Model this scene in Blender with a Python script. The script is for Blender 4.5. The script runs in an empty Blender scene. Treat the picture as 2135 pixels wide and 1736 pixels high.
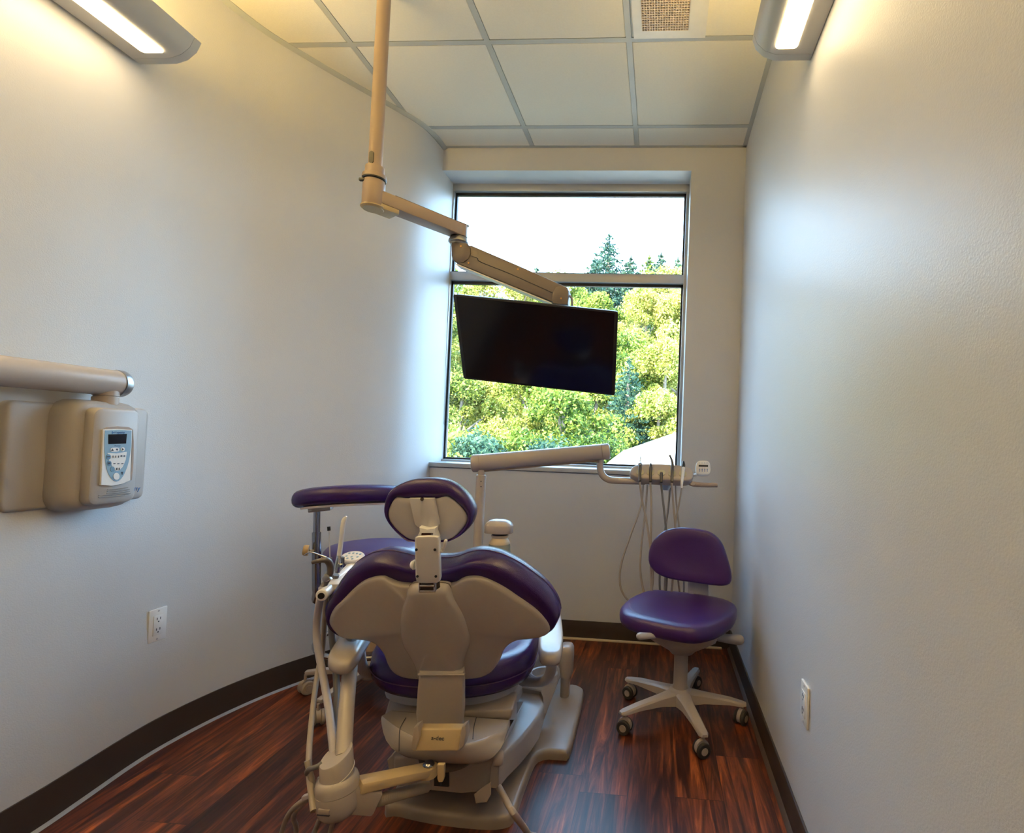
import bpy, bmesh, math, random
from mathutils import Vector as V, Matrix
random.seed(7)
scene = bpy.context.scene
COL = scene.collection
PI = math.pi

# ------------------------------------------------------------------ camera
F_PX, CX, CY, YAW, PITCH, ROLL = 1092.0, 1298.0, 886.0, .0718, .0309, .0383
W, H = 2135, 1736
EYE = V((0, 0, 1.1174))
fwd = V((-math.sin(YAW)*math.cos(PITCH), math.cos(YAW)*math.cos(PITCH), math.sin(PITCH)))
rgt0 = V((math.cos(YAW), math.sin(YAW), 0)); up0 = rgt0.cross(fwd)
rgt = rgt0*math.cos(ROLL) + up0*math.sin(ROLL)
upv = -rgt0*math.sin(ROLL) + up0*math.cos(ROLL)
cam = bpy.data.cameras.new('camera'); camo = bpy.data.objects.new('camera', cam); COL.objects.link(camo)
M3 = Matrix((rgt, upv, -fwd)).transposed()
camo.matrix_world = Matrix.Translation(EYE) @ M3.to_4x4()
cam.sensor_fit = 'HORIZONTAL'; cam.sensor_width = 36; cam.lens = F_PX/W*36
cam.shift_x = (W/2-CX)/W; cam.shift_y = (CY-H/2)/W
cam.clip_start = .02; cam.clip_end = 500
scene.camera = camo

# measured photo points -> points in the room (at a known depth Y, height z, side x or on a plane)
def ray(u, v): return rgt*((u-CX)/F_PX) - upv*((v-CY)/F_PX) + fwd
def A(u, v, y): d = ray(u, v); return EYE + d*(y/d.y)
def Zp(u, v, z): d = ray(u, v); return EYE + d*((z-EYE.z)/d.z)
def Xp(u, v, x): d = ray(u, v); return EYE + d*(x/d.x)
def PL(u, v, p0, n): d = ray(u, v); return EYE + d*((p0-EYE).dot(n)/d.dot(n))

# ------------------------------------------------------------------ materials
MATS = {}
def newmat(name):
    m = bpy.data.materials.new(name); m.use_nodes = True
    nt = m.node_tree; b = nt.nodes['Principled BSDF']
    return m, nt, b
def mat(name, col, rough=.5, metal=0., spec=.5, var=.06, scale=30., bump=0., bscale=200., coat=0., emit=None, estr=0.):
    """plain surface: slight procedural tone variation and an optional fine bump"""
    if name in MATS: return MATS[name]
    m, nt, b = newmat(name)
    tc = nt.nodes.new('ShaderNodeTexCoord')
    n = nt.nodes.new('ShaderNodeTexNoise'); n.inputs['Scale'].default_value = scale; n.inputs['Detail'].default_value = 3
    nt.links.new(tc.outputs['Object'], n.inputs['Vector'])
    mx = nt.nodes.new('ShaderNodeMix'); mx.data_type = 'RGBA'
    mx.inputs[6].default_value = (*[c*(1-var) for c in col], 1); mx.inputs[7].default_value = (*[min(1, c*(1+var)) for c in col], 1)
    nt.links.new(n.outputs['Fac'], mx.inputs[0]); nt.links.new(mx.outputs[2], b.inputs['Base Color'])
    b.inputs['Roughness'].default_value = rough; b.inputs['Metallic'].default_value = metal
    b.inputs['Specular IOR Level'].default_value = spec; b.inputs['Coat Weight'].default_value = coat
    if bump:
        n2 = nt.nodes.new('ShaderNodeTexNoise'); n2.inputs['Scale'].default_value = bscale; n2.inputs['Detail'].default_value = 2
        nt.links.new(tc.outputs['Object'], n2.inputs['Vector'])
        bp = nt.nodes.new('ShaderNodeBump'); bp.inputs['Strength'].default_value = bump; bp.inputs['Distance'].default_value = .002
        nt.links.new(n2.outputs['Fac'], bp.inputs['Height']); nt.links.new(bp.outputs['Normal'], b.inputs['Normal'])
    if emit:
        b.inputs['Emission Color'].default_value = (*emit, 1); b.inputs['Emission Strength'].default_value = estr
    MATS[name] = m
    return m

wall_m = mat('wall_paint', (.56, .56, .58), .43, spec=.35, var=.015, scale=3, bump=.25, bscale=260)
ceil_m = mat('ceiling_tile', (.72, .675, .585), .95, spec=.1, var=.05, scale=120, bump=.5, bscale=500)
tee_m = mat('ceiling_tee', (.40, .41, .40), .5, var=.02)
cream = mat('cream_plastic', (.41, .365, .345), .24, var=.03, scale=60, bump=.08, bscale=700)
beige = mat('beige_plastic', (.37, .315, .285), .28, var=.03, scale=60, bump=.08, bscale=700)
white = mat('white_plastic', (.80, .79, .79), .25, var=.02)
grey_p = mat('grey_plastic', (.40, .385, .41), .4, var=.03)
tan_p = mat('tan_plastic', (.33, .250, .205), .42, var=.03)
steel_p = mat('painted_steel', (.42, .365, .335), .38, var=.03)
xray_m = mat('warm_grey_plastic', (.37, .345, .335), .4, var=.04, scale=300)
purple = mat('purple_vinyl', (.030, .010, .112), .27, spec=.5, var=.12, scale=14, bump=.25, bscale=420)
purple2 = mat('purple_vinyl_seat', (.044, .014, .118), .32, spec=.5, var=.1, scale=14, bump=.25, bscale=420)
chrome = mat('chrome', (.55, .55, .57), .12, metal=1., var=.02)
chrome_d = mat('dark_chrome', (.30, .30, .33), .14, metal=1., var=.05)
brushed = mat('brushed_metal', (.42, .42, .43), .35, metal=1., var=.05)
black = mat('black_plastic', (.012, .012, .014), .35, var=.1)
screen_m = mat('screen_glass', (.004, .005, .010), .12, spec=.5, var=.02)
rubber = mat('dark_rubber', (.035, .032, .032), .6, var=.1)
hose_m = mat('tan_hose', (.36, .31, .27), .45, var=.05)
hose_g = mat('lilac_grey_hose', (.42, .40, .46), .4, var=.05)
hose_d = mat('dark_grey_hose', (.16, .155, .16), .45, var=.05)
base_m = mat('dark_brown_vinyl', (.040, .028, .022), .45, var=.1, scale=10)
toe_m = mat('toe_sheen', (.27, .28, .31), .35, var=.05)  # bluish sheen along the cove is put into this lighter colour
frame_m = mat('window_aluminium', (.42, .42, .42), .4, metal=.35, var=.03)
gasket = mat('gasket', (.006, .006, .010), .5, var=.05)
blue_k = mat('blue_key', (.03, .10, .40), .4, var=.03)
blue_l = mat('light_blue_label', (.22, .36, .50), .4, var=.02)
ink = mat('dark_ink', (.03, .035, .06), .5, var=.02)
ink_b = mat('blue_ink', (.04, .14, .36), .5, var=.02)
ink_g = mat('grey_ink', (.26, .25, .25), .5, var=.02)
olive = mat('olive_ring', (.42, .38, .25), .4, var=.03)
gold = mat('warm_screw', (.45, .25, .10), .4, metal=.6, var=.05)
lens_m = mat('light_lens', (.9, .9, .85), .4, emit=(1., .75, .40), estr=17.)
upl_m = mat('uplight_lens', (.9, .9, .85), .4, emit=(1., .70, .24), estr=66.)
fix_m = mat('fixture_grey', (.50, .49, .47), .4, var=.02)
roof_m = mat('white_roof', (.6, .6, .6), .7, var=.03, scale=2)
outlet_m = mat('outlet_white', (.75, .74, .73), .35, var=.02)
bark = mat('bark', (.22, .17, .13), .9, var=.3, scale=12)

def floor_mat():
    m, nt, b = newmat('rosewood_planks'); N = nt.nodes.new; L = nt.links.new
    geo = N('ShaderNodeNewGeometry'); sp = N('ShaderNodeSeparateXYZ'); L(geo.outputs['Position'], sp.inputs[0])
    def mth(op, a, bb=None):
        n = N('ShaderNodeMath'); n.operation = op
        for i, x in enumerate((a, bb)):
            if x is None: continue
            if isinstance(x, (int, float)): n.inputs[i].default_value = x
            else: L(x, n.inputs[i])
        return n.outputs[0]
    PW, PLn = .152, .92
    xs = mth('DIVIDE', mth('ADD', sp.outputs['X'], .062), PW); row = mth('FLOOR', xs)
    wn = N('ShaderNodeTexWhiteNoise'); wn.noise_dimensions = '1D'; L(row, wn.inputs['W'])
    ys = mth('ADD', mth('DIVIDE', sp.outputs['Y'], PLn), wn.outputs['Value']); ci = mth('FLOOR', ys)
    cmb = N('ShaderNodeCombineXYZ'); L(row, cmb.inputs[0]); L(ci, cmb.inputs[1])
    wn2 = N('ShaderNodeTexWhiteNoise'); wn2.noise_dimensions = '2D'; L(cmb.outputs[0], wn2.inputs['Vector'])
    gv = N('ShaderNodeCombineXYZ')
    L(mth('MULTIPLY', sp.outputs['X'], 34.), gv.inputs[0]); L(mth('MULTIPLY', sp.outputs['Y'], 2.6), gv.inputs[1])
    L(mth('MULTIPLY', wn2.outputs['Value'], 37.), gv.inputs[2])
    ns = N('ShaderNodeTexNoise'); ns.inputs['Scale'].default_value = 1.; ns.inputs['Detail'].default_value = 7
    ns.inputs['Roughness'].default_value = .62; ns.inputs['Distortion'].default_value = 1.2
    L(gv.outputs[0], ns.inputs['Vector'])
    gv2 = N('ShaderNodeCombineXYZ')
    L(mth('MULTIPLY', sp.outputs['X'], 9.), gv2.inputs[0]); L(mth('MULTIPLY', sp.outputs['Y'], 1.1), gv2.inputs[1]); L(mth('MULTIPLY', wn2.outputs['Value'], 11.), gv2.inputs[2])
    ns2 = N('ShaderNodeTexNoise'); ns2.inputs['Scale'].default_value = 1.; ns2.inputs['Detail'].default_value = 3; L(gv2.outputs[0], ns2.inputs['Vector'])
    fac = mth('ADD', mth('MULTIPLY', ns.outputs['Fac'], .75), mth('MULTIPLY', ns2.outputs['Fac'], .35))
    fac = mth('ADD', fac, mth('MULTIPLY', mth('SUBTRACT', wn2.outputs['Value'], .5), .06))
    rp = N('ShaderNodeValToRGB'); e = rp.color_ramp.elements
    e[0].position = .38; e[0].color = (.014, .005, .004, 1); e[1].position = .78; e[1].color = (.55, .145, .042, 1)
    k = rp.color_ramp.elements.new(.53); k.color = (.060, .017, .009, 1)
    k = rp.color_ramp.elements.new(.64); k.color = (.19, .047, .017, 1)
    L(fac, rp.inputs[0])
    # narrow dark joints between the planks
    fx = mth('ABSOLUTE', mth('SUBTRACT', mth('FRACT', xs), .5)); fy = mth('ABSOLUTE', mth('SUBTRACT', mth('FRACT', ys), .5))
    jt = mth('MAXIMUM', mth('GREATER_THAN', fx, .494), mth('GREATER_THAN', fy, .4988))
    mx = N('ShaderNodeMix'); mx.data_type = 'RGBA'; mx.inputs[7].default_value = (.008, .004, .003, 1)
    L(mth('MULTIPLY', jt, .7), mx.inputs[0]); L(rp.outputs[0], mx.inputs[6]); L(mx.outputs[2], b.inputs['Base Color'])
    b.inputs['Roughness'].default_value = .36; b.inputs['Specular IOR Level'].default_value = .4
    bp = N('ShaderNodeBump'); bp.inputs['Strength'].default_value = .12; bp.inputs['Distance'].default_value = .002
    L(ns.outputs['Fac'], bp.inputs['Height']); L(bp.outputs['Normal'], b.inputs['Normal'])
    return m
floor_m = floor_mat()

def leaf_mat(name, c0, c1, c2):
    m, nt, b = newmat(name); N = nt.nodes.new; L = nt.links.new
    geo = N('ShaderNodeNewGeometry'); n = N('ShaderNodeTexNoise'); n.inputs['Scale'].default_value = .9; n.inputs['Detail'].default_value = 4
    L(geo.outputs['Position'], n.inputs['Vector'])
    ad = N('ShaderNodeMath'); ad.operation = 'MULTIPLY_ADD'; ad.inputs[1].default_value = .45; L(geo.outputs['Random Per Island'], ad.inputs[0]); L(n.outputs['Fac'], ad.inputs[2])
    oi = N('ShaderNodeObjectInfo'); ad2 = N('ShaderNodeMath'); ad2.operation = 'MULTIPLY_ADD'; ad2.inputs[1].default_value = .3
    L(oi.outputs['Random'], ad2.inputs[0]); L(ad.outputs[0], ad2.inputs[2])
    rp = N('ShaderNodeValToRGB'); e = rp.color_ramp.elements
    e[0].position = .45; e[0].color = (*c0, 1); e[1].position = 1.1 if False else 1.; e[1].color = (*c2, 1)
    k = rp.color_ramp.elements.new(.75); k.color = (*c1, 1)
    L(ad2.outputs[0], rp.inputs[0]); L(rp.outputs[0], b.inputs['Base Color'])
    b.inputs['Roughness'].default_value = .55; b.inputs['Specular IOR Level'].default_value = .3
    tr = N('ShaderNodeBsdfTranslucent'); L(rp.outputs[0], tr.inputs['Color'])
    ms = N('ShaderNodeMixShader'); ms.inputs[0].default_value = .35
    L(b.outputs[0], ms.inputs[1]); L(tr.outputs[0], ms.inputs[2]); L(ms.outputs[0], nt.nodes['Material Output'].inputs['Surface'])
    return m
leaf_y = leaf_mat('yellow_green_leaves', (.018, .050, .006), (.15, .185, .014), (.52, .47, .13))
leaf_g = leaf_mat('green_leaves', (.006, .028, .006), (.070, .125, .012), (.27, .30, .05))
leaf_b = leaf_mat('blue_green_needles', (.006, .028, .022), (.020, .062, .045), (.07, .13, .07))
ground_m = mat('undergrowth', (.010, .022, .006), .9, var=.5, scale=2)

def glass_mat(name, refl=.045, tint=(.97, .99, 1.)):
    m = bpy.data.materials.new(name); m.use_nodes = True; nt = m.node_tree; nt.nodes.clear(); N = nt.nodes.new; L = nt.links.new
    o = N('ShaderNodeOutputMaterial'); t = N('ShaderNodeBsdfTransparent'); t.inputs[0].default_value = (*tint, 1)
    g = N('ShaderNodeBsdfGlossy'); g.inputs['Roughness'].default_value = .02
    lw = N('ShaderNodeLayerWeight'); lw.inputs[0].default_value = .25
    mm = N('ShaderNodeMath'); mm.operation = 'MULTIPLY_ADD'; mm.inputs[1].default_value = .35; mm.inputs[2].default_value = refl*.4; L(lw.outputs['Fresnel'], mm.inputs[0])
    x = N('ShaderNodeMixShader'); L(mm.outputs[0], x.inputs[0]); L(t.outputs[0], x.inputs[1]); L(g.outputs[0], x.inputs[2]); L(x.outputs[0], o.inputs[0])
    return m
glass_m = glass_mat('window_glass')
def bottle_mat():
    m, nt, b = newmat('frosted_bottle')
    b.inputs['Base Color'].default_value = (.42, .42, .34, 1); b.inputs['Roughness'].default_value = .25
    n = nt.nodes.new('ShaderNodeTexNoise'); n.inputs['Scale'].default_value = 8
    tr = nt.nodes.new('ShaderNodeBsdfTransparent'); tr.inputs[0].default_value = (.85, .86, .78, 1)
    mr = nt.nodes.new('ShaderNodeMapRange'); mr.inputs[3].default_value = .42; mr.inputs[4].default_value = .52
    nt.links.new(n.outputs['Fac'], mr.inputs[0])
    ms = nt.nodes.new('ShaderNodeMixShader'); nt.links.new(mr.outputs[0], ms.inputs[0])
    nt.links.new(b.outputs[0], ms.inputs[1]); nt.links.new(tr.outputs[0], ms.inputs[2]); nt.links.new(ms.outputs[0], nt.nodes['Material Output'].inputs['Surface'])
    return m
bottle_m = bottle_mat()

# ------------------------------------------------------------------ geometry helpers
def spline(pts, k=6, closed=False):
    """Catmull-Rom through pts"""
    n = len(pts); out = []
    rng = range(n) if closed else range(n-1)
    for i in rng:
        if closed: p0, p1, p2, p3 = pts[i-1], pts[i], pts[(i+1) % n], pts[(i+2) % n]
        else: p0, p1, p2, p3 = pts[max(i-1, 0)], pts[i], pts[i+1], pts[min(i+2, n-1)]
        for j in range(k):
            t = j/k
            out.append(.5*((2*p1)+(p2-p0)*t+(2*p0-5*p1+4*p2-p3)*t*t+(3*p1-p0-3*p2+p3)*t**3))
    if not closed: out.append(pts[-1].copy())
    return out
def resample(pts, n):
    L = [0.]
    m = len(pts)
    for i in range(m): L.append(L[-1]+(pts[(i+1) % m]-pts[i]).length)
    out = []; j = 0
    for i in range(n):
        d = L[-1]*i/n
        while L[j+1] < d: j += 1
        f = (d-L[j])/max(L[j+1]-L[j], 1e-9)
        out.append(pts[j % m].lerp(pts[(j+1) % m], f))
    return out
def sm(pts, n=72): return resample(spline(pts, 8, True), n)
def rrect(w, h, r, n=5):
    """2D rounded rectangle"""
    out = []
    for cx, cy, a0 in ((w/2-r, h/2-r, 0), (-w/2+r, h/2-r, PI/2), (-w/2+r, -h/2+r, PI), (w/2-r, -h/2+r, 1.5*PI)):
        for i in range(n+1):
            a = a0+PI/2*i/n; out.append((cx+r*math.cos(a), cy+r*math.sin(a)))
    return out
def frame(d, up=V((0, 0, 1))):
    d = d.normalized()
    if abs(d.dot(up)) > .98: up = V((0, 1, 0)) if abs(d.y) < .9 else V((0, 0, 1))
    s = d.cross(up).normalized(); u = s.cross(d).normalized()
    return s, u, d

class MB:
    def __init__(s): s.bm = bmesh.new(); s.mi = 0
    def _join(s, b2):
        for f in b2.faces: f.material_index = s.mi
        me = bpy.data.meshes.new('tmp'); b2.to_mesh(me); b2.free(); s.bm.from_mesh(me); bpy.data.meshes.remove(me)
    def m(s, i): s.mi = i; return s
    def loft(s, rings, cap0=True, cap1=True, closed=True):
        b = bmesh.new(); R = [[b.verts.new(p) for p in r] for r in rings]
        n = len(R[0])
        for a, c in zip(R[:-1], R[1:]):
            for i in range(n if closed else n-1):
                j = (i+1) % n
                try: b.faces.new((a[i], a[j], c[j], c[i]))
                except ValueError: pass
        if cap0: b.faces.new(R[0][::-1])
        if cap1: b.faces.new(R[-1])
        s._join(b); return s
    def prism(s, p0, p1, bevel=0., seg=3, both=True):
        """p0 and p1 are matching outlines; the edges around the caps are rounded"""
        b = bmesh.new(); a = [b.verts.new(p) for p in p0]; c = [b.verts.new(p) for p in p1]; n = len(a)
        f0 = b.faces.new(a); f1 = b.faces.new(c[::-1])
        for i in range(n):
            j = (i+1) % n; b.faces.new((a[j], a[i], c[i], c[j]))
        bmesh.ops.recalc_face_normals(b, faces=b.faces)
        if bevel:
            es = list(f0.edges)+(list(f1.edges) if both else [])
            bmesh.ops.bevel(b, geom=es, offset=bevel, segments=seg, profile=.5, affect='EDGES', clamp_overlap=True)
        s._join(b); return s
    def slab(s, pts, vec, bevel=0., seg=3, both=True): return s.prism(pts, [p+vec for p in pts], bevel, seg, both)
    def hexa(s, c8, bevel=0., seg=2):
        """eight corners: first four one end, last four the other; every edge rounded"""
        b = bmesh.new(); v = [b.verts.new(p) for p in c8]
        for f in ((0, 1, 2, 3), (7, 6, 5, 4), (0, 4, 5, 1), (1, 5, 6, 2), (2, 6, 7, 3), (3, 7, 4, 0)): b.faces.new([v[i] for i in f])
        bmesh.ops.recalc_face_normals(b, faces=b.faces)
        if bevel: bmesh.ops.bevel(b, geom=list(b.edges), offset=bevel, segments=seg, profile=.5, affect='EDGES', clamp_overlap=True)
        s._join(b); return s
    def box(s, c, size, bevel=0., seg=2, ax=None):
        c = V(c); x, y, z = [k/2 for k in size]
        ax = ax or (V((1, 0, 0)), V((0, 1, 0)), V((0, 0, 1)))
        P = lambda a, b_, d: c+ax[0]*a*x+ax[1]*b_*y+ax[2]*d*z
        return s.hexa([P(-1, -1, -1), P(1, -1, -1), P(1, 1, -1), P(-1, 1, -1), P(-1, -1, 1), P(1, -1, 1), P(1, 1, 1), P(-1, 1, 1)], bevel, seg)
    def bar(s, p0, p1, w0, h0, w1=None, h1=None, bevel=0., up=V((0, 0, 1)), seg=2):
        sx, u, d = frame(p1-p0, up); w1 = w1 or w0; h1 = h1 or h0
        q = lambda p, w, h: [p-sx*w/2-u*h/2, p+sx*w/2-u*h/2, p+sx*w/2+u*h/2, p-sx*w/2+u*h/2]
        return s.hexa(q(p0, w0, h0)+q(p1, w1, h1), bevel, seg)
    def tube(s, pts, r, n=14, k=6, caps=True, round_end=False):
        pts = [V(p) for p in pts]; rs = r if isinstance(r, (list, tuple)) else [r]*len(pts)
        if len(pts) > 2 and k > 1:
            q = spline(pts, k); rr = []
            for i in range(len(pts)-1):
                for j in range(k): rr.append(rs[i]+(rs[i+1]-rs[i])*j/k)
            rr.append(rs[-1]); pts, rs = q, rr
        rings = []; sx = None
        for i, p in enumerate(pts):
            d = (pts[min(i+1, len(pts)-1)]-pts[max(i-1, 0)]).normalized()
            if sx is None: sx, u, _ = frame(d)
            else:
                sx = (sx-d*sx.dot(d)).normalized(); u = sx.cross(d).normalized()
            rings.append([p+(sx*math.cos(2*PI*j/n)+u*math.sin(2*PI*j/n))*rs[i] for j in range(n)])
        if round_end:
            for end in (0, -1):
                p = pts[end]; d = (pts[1]-pts[0]).normalized()*-1 if end == 0 else (pts[-1]-pts[-2]).normalized()
                base = rings[end]; ex = []
                for a in (.35, .65, .88, .98):
                    ex.append([p+(q-p)*math.cos(a*PI/2)+d*rs[end]*math.sin(a*PI/2) for q in base])
                rings = ex[::-1]+rings if end == 0 else rings+ex
        return s.loft(rings, caps, caps)
    def lathe(s, prof, o, axis=V((0, 0, 1)), n=28, sx=1., sy=1., up=V((0, 1, 0))):
        a, u, d = frame(V(axis), up); o = V(o); rings = []
        for r, h in prof:
            rings.append([o+d*h+(a*math.cos(2*PI*j/n)*sx+u*math.sin(2*PI*j/n)*sy)*max(r, 1e-4) for j in range(n)])
        return s.loft(rings, True, True)
    def disc(s, c, nrm, r, h=.001, n=20): return s.lathe([(r, 0), (r, h)], c, nrm, n)
    def pillow(s, out, n, front, back, c=None):
        """stuffed pad: out = rim outline; (scale, height) rings towards +n then towards -n"""
        c = c or sum(out, V())/len(out)
        R = lambda sc, h: [c+(p-c)*sc+n*h for p in out]
        rings = [R(*q) for q in front[::-1]]+[R(*q) for q in back]
        return s.loft(rings, True, True)
    def quadface(s, pts):
        b = bmesh.new(); b.faces.new([b.verts.new(p) for p in pts]); s._join(b); return s
    def build(s, name, mats, parent=None, sharp=38, smooth=True):
        bmesh.ops.remove_doubles(s.bm, verts=s.bm.verts, dist=1e-6)
        bmesh.ops.recalc_face_normals(s.bm, faces=s.bm.faces)
        return finish(name, s.bm, mats, parent, sharp, smooth)
LOC = {}
def finish(name, bm, mats, parent=None, sharp=38, smooth=True):
    vs = [v.co for v in bm.verts]
    lo = V([min(v[i] for v in vs) for i in range(3)]); hi = V([max(v[i] for v in vs) for i in range(3)]); c = (lo+hi)/2; c.z = lo.z
    bmesh.ops.translate(bm, verts=bm.verts, vec=-c)
    me = bpy.data.meshes.new(name); bm.to_mesh(me); bm.free()
    for m in (mats if isinstance(mats, (list, tuple)) else [mats]): me.materials.append(m)
    if smooth:
        me.shade_smooth(); me.set_sharp_from_angle(angle=math.radians(sharp))
    o = bpy.data.objects.new(name, me); COL.objects.link(o); o.location = c; LOC[o] = c.copy()
    if parent: o.parent = parent; o.matrix_parent_inverse = Matrix.Translation(-LOC[parent])
    return o
def thing(name, loc, label, cat, group=None):
    o = bpy.data.objects.new(name, None); o.empty_display_size = .1; COL.objects.link(o); o.location = V(loc); LOC[o] = V(loc)
    o['label'] = label; o['category'] = cat
    if group: o['group'] = group
    return o
def tag(o, label, cat, group=None):
    o['label'] = label; o['category'] = cat
    if group: o['group'] = group
    return o
def struct(o): o['kind'] = 'structure'; return o
def text(name, body, size, o, ex, ey, mats, parent, depth=.0006, align='CENTER'):
    """lettering as thin raised mesh at o, reading along ex with up ey"""
    cu = bpy.data.curves.new('lettering', 'FONT'); cu.body = body; cu.size = size; cu.align_x = align; cu.align_y = 'CENTER'; cu.extrude = depth/2; cu.resolution_u = 3
    to = bpy.data.objects.new('lettering', cu); COL.objects.link(to)
    bpy.context.view_layer.update()
    me = to.evaluated_get(bpy.context.evaluated_depsgraph_get()).to_mesh()
    bm = bmesh.new(); bm.from_mesh(me); to.to_mesh_clear(); bpy.data.objects.remove(to); bpy.data.curves.remove(cu)
    ez = ex.cross(ey)
    for v in bm.verts: v.co = V(o)+ex*v.co.x+ey*v.co.y+ez*(v.co.z)
    return finish(name, bm, mats, parent, smooth=False)

# ------------------------------------------------------------------ the room shell
CZ, XR, YB, YG, YF = 2.812, .43, 2.96, 3.12, -2.3
WZ0, WZ1, WX1 = .955, 2.675, .125
bot = [(-1.62, YF), (-1.63, -.6), (-1.64, .4), (-1.645, .9), (-1.655, 1.30), (-1.668, 1.45), (-1.688, 1.62), (-1.688, 1.76), (-1.660, 1.945), (-1.604, 2.13), (-1.525, 2.295), (-1.425, 2.46), (-1.352, 2.62), (-1.328, 2.78), (-1.320, 2.96), (-1.320, 3.2)]
top = [(-1.80, YF), (-1.81, -.6), (-1.815, .4), (-1.82, 1.0), (-1.82, 1.35), (-1.82, 1.6), (-1.81, 1.8), (-1.785, 1.95), (-1.742, 2.084), (-1.645, 2.257), (-1.565, 2.39), (-1.43, 2.605), (-1.376, 2.70), (-1.347, 2.80), (-1.337, 2.96), (-1.336, 3.2)]
cb = spline([V((x, y, 0)) for x, y in bot], 6); ct = spline([V((x, y, CZ)) for x, y in top], 6)
def left_x(y, z):
    def at(c):
        for a, b in zip(c[:-1], c[1:]):
            if a.y <= y <= b.y: return a.x+(b.x-a.x)*(y-a.y)/max(b.y-a.y, 1e-6)
        return c[-1].x
    return at(cb)+(at(ct)-at(cb))*z/CZ

m = MB(); m.box(((-2.2+.9)/2, .45, -.06), (3.4, 5.7, .12)); struct(m.build('floor', floor_m, smooth=False))
# ceiling: lay-in tiles with the metal grid between them
m = MB(); m.box((-.65, .45, CZ+.06), (3.4, 5.7, .10))
colsx = [-.80+.6096*i for i in range(-2, 2)]+[XR]; rowsy = [2.762-.6096*i for i in range(0, 9)]
tw = .024
xs = [-2.1]+colsx; ys = [YF]+rowsy[::-1]+[YB]
for i in range(len(xs)-1):
    for j in range(len(ys)-1):
        x0, x1, y0, y1 = xs[i]+tw/2, xs[i+1]-tw/2, ys[j]+tw/2, ys[j+1]-tw/2
        if y1-y0 > .02: m.box(((x0+x1)/2, (y0+y1)/2, CZ+.006), (x1-x0, y1-y0, .015), bevel=.004, seg=1)
ceiling = struct(m.build('ceiling', ceil_m, smooth=False))
m = MB()
for x in xs[1:-1]: m.box((x, .45, CZ+.004), (tw, 5.4, .012))
for y in ys[1:-1]: m.box((-.7, y, CZ+.0042), (2.9, tw, .012))
struct(m.build('ceiling_grid', tee_m, ceiling, smooth=False))
# curved left wall
m = MB(); m.loft([[a, a.lerp(b, .33), a.lerp(b, .66), b+V((0, 0, .05))] for a, b in zip(cb, ct)], False, False, closed=False)
struct(m.build('wall_left', wall_m, sharp=60))
m = MB(); m.box((XR+.06, .45, 1.45), (.12, 5.9, 2.95)); struct(m.build('wall_right', wall_m, smooth=False))
m = MB(); m.box((-.65, YF-.06, 1.45), (2.9, .12, 2.95)); struct(m.build('wall_front', wall_m, smooth=False))
m = MB(); yc, yt = (YB+3.24)/2, 3.24-YB
m.box(((-1.5+XR)/2, yc, (WZ1+2.95)/2), (XR+1.5, yt, 2.95-WZ1)); m.box(((-1.5+XR)/2, yc, (WZ0-.03)/2), (XR+1.5, yt, WZ0-.03)); m.box(((WX1+XR)/2, yc, (WZ0+WZ1)/2-.015), (XR-WX1, yt, WZ1-WZ0+.03))
struct(m.build('wall_back', wall_m, smooth=False))
# wall angle of the ceiling
m = MB()
m.loft([[b+V((-.01, 0, -.016)), b+V((.006, 0, -.016)), b+V((.026, 0, -.004)), b+V((.026, 0, .004)), b+V((-.01, 0, .004))] for b in ct], True, True)
m.box((XR-.011, .33, CZ-.001), (.022, 5.25, .005)); m.box((-.45, YB-.011, CZ-.0005), (1.78, .022, .006))
struct(m.build('trim_1', tee_m, smooth=False))
# baseboards with their toe edge
BH = .1016
def wall_strip(h0, h1, d0, d1):
    rings = []
    for i, a in enumerate(cb):
        b = ct[i]; p0 = a.lerp(b, h0/CZ); p1 = a.lerp(b, h1/CZ)
        t = (cb[min(i+1, len(cb)-1)]-cb[max(i-1, 0)]).normalized(); nn = V((t.y, -t.x, 0))
        rings.append([p0-nn*.002, p0+nn*d0, p1+nn*d1, p1-nn*.002])
    return rings
m = MB(); m.loft([r for r in wall_strip(0, BH, .009, .005)]); bl = struct(m.build('baseboard_left', base_m, sharp=60))
m = MB(); m.loft(wall_strip(0, .006, .020, .010)); struct(m.build('toe_strip', toe_m, bl, sharp=60))
m = MB(); m.box((XR-.003, .33, BH/2), (.008, 5.25, BH), .002); br = struct(m.build('baseboard_right', base_m))
m = MB(); m.hexa([V((XR-.007, YF, 0)), V((XR-.020, YF, 0)), V((XR-.018, YF, .004)), V((XR-.007, YF, .012)), V((XR-.007, YB, 0)), V((XR-.020, YB, 0)), V((XR-.018, YB, .004)), V((XR-.007, YB, .012))]); struct(m.build('toe_strip', mat('dark_toe', (.07, .05, .045), .5), br))
m = MB(); m.box(((-1.3+XR)/2, YB-.003, BH/2), (1.72, .008, BH), .002); bb = struct(m.build('baseboard_back', base_m))
m = MB(); m.box(((-1.3+XR-.04)/2, YB-.014, .0045), (1.67, .018, .009), .002); struct(m.build('toe_strip', mat('lit_toe', (.62, .50, .33), .35), bb))  # pale tone paints the light that the cove toe reflects

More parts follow.
